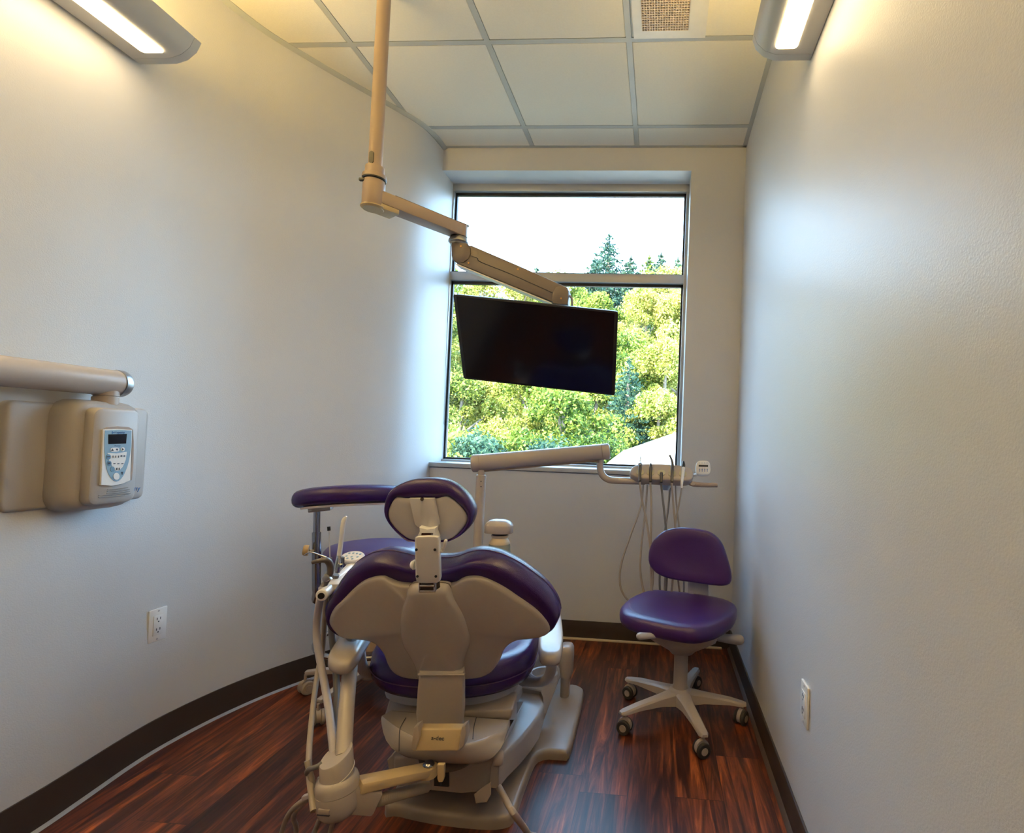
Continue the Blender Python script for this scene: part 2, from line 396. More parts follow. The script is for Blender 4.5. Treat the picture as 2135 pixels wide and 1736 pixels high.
# ------------------------------------------------------------------ window
GX0 = -1.33; fd = .06; fy = YG+fd/2
wn = bpy.data.objects.new('window_1', None); COL.objects.link(wn); wn.location = ((GX0+WX1)/2, YG, WZ0); LOC[wn] = V(wn.location); wn['kind'] = 'structure'
zt0 = A(1300, 399, YG).z; zm1 = A(1430, 573, YG).z; zm0 = A(1430, 591, YG).z; zb = A(1100, 962, YG).z-.005
xr0 = A(1423, 640, YG).x; xl = A(935.5, 640, YG).x
m = MB()
m.box(((GX0+WX1)/2, fy, (zt0+WZ1+.01)/2), (WX1-GX0+.06, fd+.003, WZ1+.01-zt0), .002)
m.box(((xr0+WX1+.02)/2, fy, (WZ0+WZ1)/2), (WX1+.02-xr0, fd, WZ1-WZ0+.04), .002)
m.box(((GX0-.05+xl)/2, fy, (WZ0+WZ1)/2), (xl-GX0+.05, fd, WZ1-WZ0+.03), .002)
m.box(((GX0+WX1)/2, fy, (zm0+zm1)/2), (WX1-GX0, fd-.002, zm1-zm0), .002)
m.box(((GX0+WX1)/2, fy, (WZ0-.03+zb)/2), (WX1-GX0+.05, fd+.004, zb-WZ0+.03), .002)
struct(m.build('window_frame', frame_m, wn))
def gask(z0, z1):
    m = MB(); g = .011; y = YG+fd*.62
    m.box(((xl+xr0)/2, y, z1-g*.8), (xr0-xl, .02, g*1.6)); m.box(((xl+xr0)/2, y, z0+g/2), (xr0-xl, .02, g))
    m.box((xl+g/2, y, (z0+z1)/2), (g, .02, z1-z0)); m.box((xr0-g/2, y, (z0+z1)/2), (g, .02, z1-z0))
    return m
for z0, z1 in ((zb, zm0), (zm1, zt0)):
    struct(gask(z0, z1).build('window_gasket', gasket, wn))
    m = MB(); m.box(((xl+xr0)/2, YG+fd*.66, (z0+z1)/2), (xr0-xl+.006, .006, z1-z0+.006)); struct(m.build('window_pane', glass_m, wn))
m = MB(); m.box(((-1.34+WX1)/2, (YB-.012+3.13)/2, WZ0-.013), (WX1+1.33, 3.13-YB+.012, .026), .004); struct(m.build('trim_2', mat('sill_laminate', (.42, .43, .44), .35, var=.03)))

# ------------------------------------------------------------------ ceiling air vent
vx0, vx1, vy1 = -.168, .128, 2.134; vy0 = vy1-.60; vf = .040
vent = thing('air_vent', ((vx0+vx1)/2, (vy0+vy1)/2, CZ), 'pale metal ceiling vent with an egg-crate grille between the ceiling tiles', 'vent')
m = MB()
for c, s_ in ((((vx0+vx1)/2, vy1-vf/2), (vx1-vx0, vf)), (((vx0+vx1)/2, vy0+vf/2), (vx1-vx0, vf)), ((vx0+vf*.45, (vy0+vy1)/2), (vf*.9, vy1-vy0-2*vf)), ((vx1-vf*.9, (vy0+vy1)/2), (vf*1.8, vy1-vy0-2*vf))):
    m.box((c[0], c[1], CZ-.006), (s_[0], s_[1], .012))
m.build('frame', mat('vent_frame', (.60, .58, .54), .4), vent, smooth=False)
m = MB(); m.box(((vx0+vx1)/2, (vy0+vy1)/2, CZ-.0028), (vx1-vx0-.01, vy1-vy0-.01, .001)); m.build('duct_shade', mat('shade_black', (.006, .004, .004), .8), vent, smooth=False)  # black sheet paints the shade of the duct behind the grille
m = MB(); gx0, gx1 = vx0+vf*.9, vx1-vf*1.8
for i in range(19): m.box((gx0+(gx1-gx0)*i/18, (vy0+vy1)/2, CZ-.008), (.0026, vy1-vy0-vf*2, .008))
ny = 44
for i in range(ny+1): m.box(((gx0+gx1)/2, vy0+vf+(vy1-vy0-2*vf)*i/ny, CZ-.0085), (gx1-gx0, .0030, .0065))
m.build('grille', mat('vent_grille', (.58, .49, .40), .45), vent, smooth=False)

# ------------------------------------------------------------------ wall lights
def wall_light(side, xw, y1, zb_, wid, lab):
    y0 = -.55; s_ = -1 if side == 'R' else 1
    t = thing('wall_light', (xw+s_*wid/2, y1, zb_), lab, 'wall light', 'long up and down lights high on the side walls')
    prof = [(0, 0), (wid*.62, 0), (wid*.80, .012), (wid*.93, .035), (wid, .068), (wid-.012, .072), (wid*.88, .045), (wid*.70, .020), (.012, .016), (0, .06)]
    P = lambda y: [V((xw+s_*a, y, zb_+b)) for a, b in prof]
    m = MB(); m.loft([P(y0), P(y1-.030)]); hs = m.build('housing', fix_m, t)
    solid = [(0, 0), (wid*.62, 0), (wid*.80, .012), (wid*.93, .035), (wid, .068), (wid*.5, .070), (0, .07)]
    Q = lambda y, k=1., dz=0: [V((xw+s_*a*k, y, zb_+b*k+dz)) for a, b in solid]
    m = MB(); m.loft([Q(y1-.029), Q(y1-.004), Q(y1, .96, .002)]); m.build('end_cap', fix_m, t)
    l0, l1 = wid*.30, wid*.66; ly1, ly0 = y1-.055, y0+.06
    pts = [(a+(l0+l1)/2, b+(ly0+ly1)/2) for a, b in rrect(l1-l0, ly1-ly0, .012, 4)]
    m = MB(); m.slab([V((xw+s_*a, b, zb_-.0015)) for a, b in pts], V((0, 0, .004))); m.build('lens', lens_m, t, smooth=False)
    m = MB(); m.box((xw+s_*wid*.5, (y0+y1)/2, zb_+.030), (wid*.5, y1-y0-.12, .006)); m.build('uplight_lens', upl_m, t, smooth=False)
    return t
wall_light('R', XR-.002, 1.645, 2.334, .182, 'long pale wall light with a glowing lens on the straight wall beside the ceiling vent')
lx = left_x(1.45, 2.32)+.012
wall_light('L', lx, 1.60, 2.318, .215, 'long pale wall light with a glowing lens on the curved wall above the x-ray unit')

# ------------------------------------------------------------------ sockets
def outlet(p, n, lab):
    t_ = V((-n.y, n.x, 0)); ax = (t_, n, V((0, 0, 1)))
    o = thing('wall_outlet', p, lab, 'outlet', 'white duplex wall outlets')
    m = MB(); m.box(p+n*.0035, (.064, .007, .112), .0025, ax=ax); m.build('cover_plate', outlet_m, o)
    m = MB(); m.box(p+n*.0075, (.034, .003, .068), .001, ax=ax).m(1)
    for dz in (.018, -.018):
        for dx in (-.006, .006): m.box(p+n*.0091+t_*dx+V((0, 0, dz+.004)), (.002, .0012, .008), ax=ax)
        m.box(p+n*.0091+V((0, 0, dz-.006)), (.004, .0012, .004), ax=ax)
    m.build('receptacle', [white, ink], o)
    for dz in (-.048, .048): m = MB(); m.disc(p+n*.0068+V((0, 0, dz)), n, .003, .001); m.build('screw', grey_p, o)
ly = 1.712; dlt = .02
tl = V((left_x(ly+dlt, .43)-left_x(ly-dlt, .43), 2*dlt, 0)).normalized(); nl = V((tl.y, -tl.x, 0))
outlet(V((left_x(ly, .43), ly, .424)), nl, 'white electrical outlet low on the curved wall under the x-ray unit')
outlet(V((XR, 1.505, .412)), V((-1, 0, 0)), 'white electrical outlet low on the straight wall past the stool with a backrest')

# ------------------------------------------------------------------ wall x-ray unit
XW = left_x(1.5, 1.0)
xr = thing('xray_unit', (XW, 1.45, .86), 'warm grey wall-mounted dental x-ray control box with keypad and thick arm', 'x-ray unit')
XW0 = min(left_x(y, 1.0) for y in (1.24, 1.45, 1.65))-.002; q0_, q1_ = Xp(4, 960, XW0+.04), Xp(306, 944, XW0+.04)
y0, y1, z0, z1 = q0_.y, q1_.y, Xp(290, 1040, XW0+.04).z, Xp(290, 851, XW0+.04).z
yz = [(a+(y0+y1)/2, b+(z0+z1)/2) for a, b in rrect(y1-y0, z1-z0, .022, 5)]
PX = XW0+.042
m = MB(); m.slab([V((PX, a, b)) for a, b in yz], V((-.040, 0, 0)), .010, 3); plate = m.build('back_plate', xray_m, xr)
# housing: stepped body that tapers out of the plate to a bowed keypad face
FX = PX+.088
def yzring(ya, yb, za, zb_, x, r, bow=0., n=5):
    return [V((x+bow*(1-((a)/((yb-ya)/2))**2), a+(ya+yb)/2, b+(za+zb_)/2+bow*0)) for a, b in rrect(yb-ya, zb_-za, r, n)]
hy0, hy1 = Xp(108, 950, PX+.02).y, Xp(290, 950, PX+.06).y; hz0, hz1 = Xp(200, 1063, PX+.05).z, Xp(200, 834, PX+.05).z
cy0, cy1 = Xp(190, 950, FX).y, Xp(289, 950, FX).y; cz0, cz1 = Xp(235, 1050, FX).z, Xp(240, 851, FX).z
m = MB(); m.loft([yzring(hy0, hy1, hz0, hz1, PX-.004, .05), yzring(hy0+.002, hy1-.002, hz0, hz1, PX+.030, .05), yzring(hy0+.014, hy1-.006, hz0+.006, hz1-.004, PX+.052, .045), yzring(hy0+.03, hy1-.010, hz0+.016, hz1-.012, PX+.060, .03)]); m.build('housing', xray_m, xr)
m = MB(); m.loft([yzring(cy0, cy1, cz0, cz1, PX+.05, .022), yzring(cy0, cy1, cz0, cz1, FX-.012, .022, .004), yzring(cy0+.004, cy1-.003, cz0+.004, cz1-.004, FX-.003, .020, .004), yzring(cy0+.010, cy1-.008, cz0+.010, cz1-.010, FX, .018, .004)]); face = m.build('front_cover', xray_m, xr)
KX = FX+.0065
def fp(u, v, e=0.): return Xp(u, v, KX+e)
K = lambda x, y: (180+x/7.893, 840+y/7.893)   # detail-view measurements of the keypad
def kpts(L, e): return [fp(*K(x, y), e) for x, y in L]
m = MB(); m.slab(kpts([(275, 435), (520, 425), (760, 440), (745, 860), (730, 1270), (600, 1330), (430, 1365), (240, 1350), (262, 880)], 0), V((-.006, 0, 0)), .001, 1); kp = m.build('control_panel', outlet_m, xr)
m = MB(); m.slab(kpts([(285, 432), (360, 400), (520, 382), (700, 395), (770, 435), (740, 445), (520, 432)], -.0006), V((-.004, 0, 0))); m.slab(kpts([(770, 440), (782, 640), (775, 1000), (750, 1270), (732, 1270), (748, 860), (760, 440)], -.0008), V((-.004, 0, 0))); m.build('panel_shadow_gap', tan_p, kp, smooth=False)
m = MB(); sh = [V((x, y, 0)) for x, y in [(310, 450), (530, 440), (745, 452), (738, 700), (724, 830), (702, 950), (674, 1050), (642, 1130), (610, 1195), (575, 1243), (538, 1277), (495, 1292), (455, 1280), (420, 1252), (388, 1205), (360, 1150), (337, 1080), (320, 1000), (308, 900), (300, 800), (298, 600)]]
m.slab([fp(*K(p.x, p.y), .0008) for p in sh], V((-.001, 0, 0))); m.build('blue_label', blue_l, kp, smooth=False)
m = MB(); m.slab(kpts([(350, 820), (500, 828), (668, 800), (650, 930), (600, 1050), (540, 1110), (490, 1120), (440, 1060), (375, 950)], .0014), V((-.001, 0, 0))); m.build('white_label', outlet_m, kp, smooth=False)
m = MB(); m.slab(kpts([(365, 515), (668, 507), (655, 665), (365, 675)], .0016), V((-.001, 0, 0))); m.build('display_screen', screen_m, kp, smooth=False)
def blob(cx, cy, rx, ry, e, n=18): return kpts([(cx+rx*math.cos(2*PI*i/n), cy+ry*math.sin(2*PI*i/n)) for i in range(n)], e)
m = MB(); m.slab(kpts([(400+0, 770), (405, 745), (430, 735), (510, 733), (540, 745), (545, 768), (538, 790), (505, 800), (430, 802), (405, 795)], .0018), V((-.001, 0, 0))); m.build('white_button', white, kp, smooth=False); m = MB(); m.slab(blob(604, 760, 30, 34, .0018), V((-.001, 0, 0))); m.build('white_button', white, kp, smooth=False); m = MB(); m.slab(blob(497, 1205, 50, 58, .0018), V((-.001, 0, 0)))
m.build('white_button', white, kp, smooth=False)
for cx_, cy_ in ((370, 885), (380, 993), (433, 1088)): m = MB(); m.slab(blob(cx_, cy_, 36, 44, .0018), V((-.001, 0, 0))); m.build('blue_button', mat('mid_blue', (.12, .24, .38), .4), kp, smooth=False)
m = MB(); I = lambda L: m.slab(kpts(L, .0024), V((-.0006, 0, 0)))
I([(412, 787), (432, 748), (452, 785)]); I([(488, 750), (528, 750), (508, 785)]); I([(592, 742), (622, 762), (592, 780)])
for cx_ in (442, 486, 532): I([(cx_-5, 865), (cx_+5, 865), (cx_+5, 900), (cx_-5, 900)])
for cx_ in (580, 628): I([(cx_-12, 862), (cx_+12, 860), (cx_+12, 880), (cx_-12, 882)])
for cx_ in (465, 530, 596): I([(cx_-16, 992), (cx_+16, 988), (cx_+16, 1000), (cx_-16, 1004)]); 
for cx_ in (505, 545): I([(cx_-6, 1065), (cx_+6, 1062), (cx_+6, 1100), (cx_-6, 1103)])
I([(575, 1130), (610, 1130), (592, 1185)]); I([(345, 875), (392, 872), (392, 890), (345, 893)]); I([(362, 975), (398, 972), (398, 1005), (362, 1008)])
m.build('key_symbol', ink, kp, smooth=False)
m = MB()
for j, (a, b) in enumerate(((350, 690), (345, 715), (340, 720), (210, 730), (205, 640))):
    y = 1405+j*32
    m.slab(kpts([(a, y+14), (b, y-22), (b, y-10), (a, y+26)], -.0035), V((-.001, 0, 0)))
m.build('warning_print', ink_g, face, smooth=False)
def xtext(nm, body, size, uv, mats_, parent, x): 
    text(nm, body, size, Xp(uv[0], uv[1], x), V((0, 1, 0)), V((0, 0, 1)), mats_, parent)
xtext('maker_lettering', 'progeny', .0115, K(530, 480), ink_b, kp, KX+.0012)
m = MB(); m.slab(blob(434, 484, 9, 18, .0018), V((-.001, 0, 0))); m.build('maker_emblem', ink_b, kp, smooth=False)
xtext('power_lettering', 'Power', .0065, K(516, 704), ink_b, kp, KX+.0012)
xtext('plate_lettering', 'ny', .022, (286, 1018), ink_b, plate, PX+.0006)
nz = Xp(219, 843, FX-.06); nz.z = hz1-.01
axx = nz.x; az = Xp(225, 797, axx).z; ay = Xp(258, 797, axx+.03).y
m = MB(); m.lathe([(.031, 0), (.031, .022), (.028, .023), (.028, .026), (.031, .027), (.031, az-nz.z)], nz, n=28); m.build('arm_neck', beige, xr)
m = MB(); m.tube([V((axx, .75, az)), V((axx, ay, az))], .0395, n=28); m.build('arm_tube', cream, xr)
m = MB(); m.lathe([(.0385, 0), (.0385, .002), (.0415, .003), (.0415, .018), (.038, .025), (.028, .028)], V((axx, ay, az)), V((0, 1, 0)), n=28); m.build('arm_end_cap', brushed, xr)

# ------------------------------------------------------------------ ceiling arm and monitor
PXm, PYm = A(781, 365, 1.86).x, 1.86
zc = A(781, 372, 1.86).z
mt = thing('monitor_mount', (PXm, PYm, CZ), 'tan two-part swing arm hanging on a pole from the ceiling', 'monitor arm')
m = MB(); m.tube([V((PXm, PYm, zc+.02)), V((PXm, PYm, CZ+.02))], .0245, n=28); pole = m.build('pole', tan_p, mt)
cs = A(774, 327, PYm-.0262); m = MB()
m.slab([cs+V((a, 0, b)) for a, b in rrect(.017, .046, .0084, 6)], V((0, .010, 0))); m.build('cable_slot', black, pole)
m = MB(); m.lathe([(.0245, .044), (.033, .042), (.034, .037), (.034, .014), (.042, .010), (.043, .002), (.043, -.004)], (PXm, PYm, zc)); m.build('collar', tan_p, mt)
m = MB(); m.lathe([(.040, -.006), (.042, -.0045), (.042, -.008), (.040, -.010)], (PXm, PYm, zc)); m.build('gap_ring', black, mt)
P1 = V((PXm, PYm, 0)); P2 = A(957, 482, 2.17); zA = P2.z; P1.z = zA
dA = (P2-P1).normalized(); 
m = MB(); m.lathe([(.036, zc-.010-zA), (.039, zc-.02-zA), (.039, -.034), (.037, -.037)], (PXm, PYm, zA))
m.bar(P1, P2+dA*.0, .072, .050, bevel=.006); m.lathe([(.036, -.025), (.036, .025)], P2); arm1 = m.build('upper_arm', tan_p, mt)
m = MB(); m.lathe([(.043, -.036), (.043, -.040), (.036, -.046)], (PXm, PYm, zA)); m.bar(P1+dA*.01+V((0, 0, -.034)), P1+dA*.085+V((0, 0, -.034)), .074, .020, bevel=.004); m.build('bottom_cap', mat('olive_tan', (.42, .33, .19), .4), arm1)
m = MB(); m.bar(P1+dA*.07+V((0, 0, .026)), P2-dA*.03+V((0, 0, .026)), .060, .004, bevel=.001); m.bar(P2-dA*.03+V((0, 0, .026)), P2+dA*.03+V((0, 0, .026)), .06, .010, bevel=.003); m.build('top_strip', mat('dark_tan', (.16, .13, .11), .5), arm1)
m = MB(); q = A(755, 374, PYm-.03); m.box(q, (.022, .012, .012), .003); m.tube([q, q+V((.02, -.003, -.012)), q+V((.022, -.004, -.06))], .0025, 8); m.build('cable_tie', black, mt)
# swivel joint and spring arm
zj = P2.z-.025
m = MB(); m.lathe([(.032, 0), (.034, -.004), (.041, -.016), (.042, -.024), (.038, -.027)], (P2.x, P2.y, zj)); m.lathe([(.034, -.026), (.036, -.03), (.034, -.036)], (P2.x, P2.y, zj)); m.build('swivel_joint', brushed, mt)
SY = P2.y-.030
def ap(L, y): return [A(u, v, y) for u, v in L]
bodyL = [(957, 509), (984, 512), (1080, 553), (1172, 594), (1181, 598), (1185, 604), (1183, 634), (1162, 634), (1150, 628), (1050, 588), (950, 547), (943, 540)]
m = MB(); m.prism(ap(bodyL, SY+.006), [p+V((0, .054, 0)) for p in ap(bodyL, SY+.006)], .003, 2); arm_m = mat('backlit_tan', (.135, .112, .115), .42, var=.03); sp_arm = m.build('spring_arm', arm_m, mt)  # darker copy of the tan plastic, backlit shade put into its colour
k1 = [(941, 504), (958, 505), (974, 507), (980, 516), (981, 528), (976, 539), (966, 546), (953, 546), (944, 541), (941, 532)]
m = MB(); m.slab([p for p in ap(k1, SY)], V((0, .066, 0)), .003, 2); m.build('arm_knuckle', arm_m, sp_arm)
k2 = [(1160, 598), (1172, 596), (1182, 599), (1185, 606), (1183, 634), (1152, 632), (1151, 620), (1154, 606)]
m = MB(); m.slab(ap(k2, SY), V((0, .066, 0)), .003, 2); m.build('arm_knuckle', arm_m, sp_arm)
m = MB(); m.tube([A(u, v, SY+.005) for u, v in ((978, 532), (995, 538), (1002, 546), (1060, 569), (1152, 610))], .0016, 6); m.build('seam_line', ink, sp_arm)
for u, v in ((961, 513), (977, 548), (1080, 561), (1170, 622)): m = MB(); m.disc(A(u, v, SY+(.0 if u in (961, 1170) else .0065)), V((0, -1, 0)), .004, .0015, 12); m.build('screw_head', gold, sp_arm)
m = MB(); m.prism([A(u, v, SY+.002) for u, v in ((950, 548.5), (1150, 630.5), (1150, 633), (950, 551))], [A(u, v, SY+.002)+V((0, .06, 0)) for u, v in ((950, 548.5), (1150, 630.5), (1150, 633), (950, 551))]); m.build('underside_strip', mat('pale_strip', (.66, .65, .62), .4), sp_arm, smooth=False)
TL, TR, BR, BL = A(944, 613, 1.985), A(1289, 649.5, 1.985), A(1282, 825, 2.13), A(966, 789.5, 2.13)
ex = (TR-TL).normalized(); nrm = (BL-TL).cross(TR-TL).normalized()
if nrm.y > 0: nrm = -nrm
mh = A(1166, 640, SY+.03)
m = MB(); m.lathe([(.020, .02), (.022, .012), (.022, -.004), (.018, -.03), (.018, -.05)], mh); hp_ = (TL+TR)/2; pc = TL.lerp(TR, .64)+(BL-TL)*.3
m.bar(mh+V((0, .012, -.045)), pc-nrm*.034, .05, .03, bevel=.004); m.build('screen_mount', steel_p, mt)
m = MB(); m.tube([A(1183, 615, SY+.03), A(1191, 620, SY+.03), A(1193, 632, SY+.035), A(1190, 650, SY+.04), pc-nrm*.04], .005, 10); m.build('loop_cable', grey_p, mt)
mon = thing('monitor', TL.lerp(BR, .5), 'black flat-screen monitor switched off, tilted in front of the window', 'monitor')
def mcorners(e, d): # screen plane corners grown outwards by e, moved back by d
    c = (TL+TR+BR+BL)/4
    return [p+(p-c).normalized()*e-nrm*d for p in (TL, TR, BR, BL)]
def roundq(q, r=.010, n=4):
    out = []
    for i in range(4):
        p, a, b = q[i], q[i-1], q[(i+1) % 4]; da, db = (a-p).normalized(), (b-p).normalized()
        p0, p1 = p+da*r, p+db*r
        for j in range(n+1):
            t = j/n; out.append(p0*(1-t)**2+p*2*t*(1-t)+p1*t*t)
    return out
m = MB(); m.prism(roundq(mcorners(0, 0)), roundq(mcorners(-.006, .032)), .003, 2); m.build('casing', black, mon)
m = MB(); q = mcorners(-.016, -.0004); m.prism(q, mcorners(-.016, .001)); m.build('screen', screen_m, mon, smooth=False)
m = MB(); m.box(pc-nrm*.036, (.16, .02, .16), .004, ax=(ex, nrm, ex.cross(nrm))); m.build('rear_housing', black, mon)

# ------------------------------------------------------------------ dental chair
ch = thing('dental_chair', (-.58, 1.9, 0), 'cream and purple dental treatment chair seen from behind its headrest', 'dental chair')
n_b = V((0, -.908, -.418)); P_b = V((-.55, 1.30, .83)); u_b = V((0, -.418, .908))
def bp(L, off=0.): return [PL(u, v, P_b+n_b*off, n_b) for u, v in L]
cush = [(690, 1297), (682.5, 1272), (685, 1253), (698, 1230), (714, 1205), (733, 1183), (758, 1167), (784, 1160), (809, 1160), (835, 1165), (863, 1172), (917, 1175), (946, 1172), (968, 1164), (991, 1159), (1013, 1160), (1042, 1167), (1077, 1184), (1105, 1203), (1134, 1226), (1153, 1247), (1166, 1272), (1166, 1288), (1152, 1308), (1120, 1318), (1070, 1325), (1035, 1365), (1000, 1390), (918, 1396), (840, 1388), (806, 1350), (780, 1325), (720, 1316)]
shell = [(690, 1294), (692, 1278), (701, 1261), (717, 1246), (739, 1224), (761, 1207), (784, 1199), (803, 1198), (816, 1206), (832, 1212.5), (854, 1215), (886, 1216), (918, 1216), (949, 1213), (968, 1202), (988, 1198), (1007, 1200), (1032, 1210), (1058, 1224), (1080, 1239), (1102, 1253), (1121, 1266), (1140, 1285), (1148, 1301), (1147, 1313), (1134, 1321), (1110, 1324.5), (1085, 1327.5), (1065, 1337), (1052, 1352), (1042, 1375), (1026, 1396), (1002, 1407), (970, 1410), (920, 1411), (871, 1410), (842, 1406), (822, 1395), (811, 1378), (804, 1359), (789, 1339), (770, 1329), (744, 1326), (714, 1322), (701, 1311)]
cen = PL(918, 1290, P_b, n_b)
oc = sm(bp(cush, -.020), 120)
m = MB(); m.pillow(oc, n_b, [(1, .0), (.99, .016), (.965, .026), (.90, .028), (.7, .018), (.3, .015)], [(.997, -.018), (.985, -.040), (.95, -.058), (.85, -.072), (.6, -.066), (.25, -.05)], cen-n_b*.02)
back = m.build('backrest', purple, ch, sharp=70)
m = MB(); seam = [cen+(p-cen)*.992-n_b*.028 for p in oc]; seam = seam[8:75]
m.tube(seam, .0016, 6, k=1); m.build('seam_piping', mat('purple_seam', (.07, .03, .12), .5), back)
os_ = sm(bp(shell, .0), 140)
m = MB(); m.pillow(os_, n_b, [(1, .004), (.992, .010), (.975, .0135), (.94, .015), (.85, .018), (.6, .026), (.3, .032)], [(.998, -.004), (.97, -.006)], cen)
m.build('back_shell', cream, ch, sharp=70)
spine = [(857, 1219), (850, 1236), (843, 1257), (838, 1280), (837, 1300), (839, 1321), (845, 1341), (856, 1359), (866, 1377), (873, 1396), (874, 1410), (920, 1411), (967, 1410), (967, 1396), (969, 1380), (974, 1362), (982, 1339), (983.5, 1320), (978.5, 1297), (968.5, 1274), (953, 1250), (940, 1232), (931, 1219), (893, 1217)]
ss = sm(bp(spine, .020), 90); cs_ = PL(912, 1310, P_b+n_b*.02, n_b)
m = MB(); m.pillow(ss, n_b, [(1, .0), (.985, .010), (.95, .017), (.88, .022), (.7, .028), (.4, .033)], [(1.0, -.010), (.99, -.016)], cs_); spn = m.build('spine_cover', cream, ch, sharp=70)
st = [(874, 1400), (920, 1400), (967, 1400), (968, 1430), (968, 1490), (965, 1514), (918, 1516), (870, 1514), (867, 1490), (870, 1440)]
def sp_pt(u, v, o): 
    y = 1.405+(v-1400)/114*.045-o
    return A(u, v, y)
m = MB(); m.prism([sp_pt(u, v, 0) for u, v in st], [sp_pt(u, v, 0)+V((-.016, .05, 0)) for u, v in st], .008, 3); m.build('back_strap', steel_p, ch)
m = MB(); m.tube([sp_pt(872, 1405.5, .002), sp_pt(969, 1405.5, .002)], .0035, 8); m.build('strap_rim', steel_p, spn)
m = MB(); m.tube([cs_+(p-cs_)*1.004-n_b*.006 for p in ss]+[cs_+(ss[0]-cs_)*1.004-n_b*.006], .0014, 6, k=1); m.build('edge_shade', mat('crease_shade', (.15, .12, .10), .5), spn)  # dark line painting the shade in the crease round the spine cover
# headrest
HY = 1.285; n_h = V((0, -.985, -.17)); P_h = V((-.55, HY, .97))
def hp(L, off=0.): return [PL(u, v, P_h+n_h*off, n_h) for u, v in L]
ho = [(803, 1055), (808, 1033), (822, 1016), (851, 1003), (886, 999), (918, 1001), (946, 1012), (972, 1035), (986, 1059), (987.5, 1076), (980, 1097), (962, 1115), (943, 1125), (930, 1128), (895, 1128.5), (863, 1127), (851, 1125), (835, 1112), (816, 1090), (805, 1071)]
hi = [(811, 1072), (814, 1056), (827, 1036), (845, 1037), (870, 1038.5), (890, 1039), (912, 1038), (934, 1034), (956, 1049), (972, 1068), (975.5, 1082), (968, 1097), (955, 1112), (943, 1121), (927, 1124.5), (895, 1125), (864, 1124), (852, 1121), (831, 1105), (816, 1087)]
hc = PL(893, 1080, P_h, n_h); NN = 96
def byangle(pts, c):
    # resample a star-shaped loop at equal angles about c
    ex_, ey_ = V((1, 0, 0)), n_h.cross(V((1, 0, 0))).normalized()
    P = spline(pts, 8, True); an = [(math.atan2((p-c).dot(ey_), (p-c).dot(ex_)), p) for p in P]; an.sort(key=lambda t: t[0])
    out = []
    for i in range(NN):
        a = -PI+2*PI*i/NN; j = 0
        while j < len(an) and an[j][0] < a: j += 1
        a0, p0 = an[j-1] if j > 0 else (an[-1][0]-2*PI, an[-1][1]); a1, p1 = an[j] if j < len(an) else (an[0][0]+2*PI, an[0][1])
        out.append(p0.lerp(p1, (a-a0)/max(a1-a0, 1e-6)))
    return out
O, I_ = byangle(hp(ho), hc), byangle(hp(hi), hc)
def mixr(t, h): return [o.lerp(i, t)+n_h*h for o, i in zip(O, I_)]
m = MB(); m.loft([[hc+(p-hc)*.2-n_h*.052 for p in O], [hc+(p-hc)*.7-n_h*.056 for p in O], [hc+(p-hc)*.90-n_h*.048 for p in O], [hc+(p-hc)*.975-n_h*.034 for p in O], [hc+(p-hc)*.995-n_h*.018 for p in O], mixr(0, 0), mixr(.12, .007), mixr(.35, .011), mixr(.65, .010), mixr(.9, .005), mixr(1.02, -.001), [hc+(p-hc)*.5-n_h*.004 for p in I_]])
hd = m.build('headrest', purple, ch, sharp=75)
m = MB(); m.loft([[hc+(p-hc)*k+n_h*h for p in I_] for k, h in ((1.0, .002), (.99, .005), (.95, .0065), (.6, .008), (.1, .008))], False, True); m.build('headrest_shell', mat('lilac_grey', (.44, .42, .45), .4), hd, sharp=60)
m = MB(); m.slab(hp([(852, 1039), (904, 1039), (915, 1094), (908, 1101), (890, 1103), (872, 1100), (864, 1093)], .018), -n_h*.012, .003, 2); m.build('slide_plate', mat('pale_grey', (.52, .50, .53), .35), hd)
m = MB(); m.slab(hp([(873, 1099), (890, 1103), (908, 1100), (907, 1108), (912, 1122), (867, 1122), (874, 1108)], .034), -n_h*.022, .004, 2); m.build('neck_bracket', white, hd)
m = MB(); m.disc(PL(880.5, 1040, P_h+n_h*.020, n_h), n_h, .0045, .002, 16); m.build('fastener', chrome_d, hd); m = MB(); m.slab(hp([(879, 1111), (903, 1111), (902, 1117), (878, 1117)], .0348), -n_h*.002); m.build('fastener', chrome_d, hd)
# glide-bar box under the headrest
bx = [(864, 1124), (866, 1119), (872, 1117), (890, 1116.5), (908, 1117), (914, 1119), (916, 1125), (916.5, 1165), (918, 1205), (916, 1212), (910, 1215.5), (890, 1216), (873, 1215), (867.5, 1211), (866, 1204), (865, 1165)]
def bxy(v): return 1.175+(v-1117)/100*.05
m = MB(); m.prism([A(u, v, bxy(v)) for u, v in bx], [A(u, v, bxy(v))+V((-.017, .050, -.008)) for u, v in bx], .006, 3); gb = m.build('headrest_box', white, ch)
for u, v in ((866.5, 1145.5), (907, 1145.5), (868.5, 1201), (909, 1201)): m = MB(); m.disc(A(u+ (2 if u < 880 else 0), v, bxy(v)-.001), V((0, -1, 0)), .0032, .0015, 12); m.build('screw_head', black, gb)
m = MB(); m.tube([A(914, 1149, 1.21), A(920, 1149, 1.21), A(924, 1146, 1.21), A(925, 1141, 1.205)], .0040, 10); m.tube([A(925.5, 1142, 1.205), A(929.5, 1127, 1.20)], .0042, 10, round_end=True); m.tube([A(915.5, 1152, 1.22), A(914, 1190, 1.25)], .003, 8); m.build('release_lever', white, gb)
m = MB(); m.lathe([(.011, 0), (.012, .004), (.008, .010)], A(866, 1177, 1.24), V((-1, 0, 0))); m.build('side_knob', white, gb)
m = MB(); m.slab([A(u, v, 1.247) for u, v in ((876, 1217), (906, 1217), (907, 1231), (875, 1231))], V((0, .03, 0))); m.m(1)
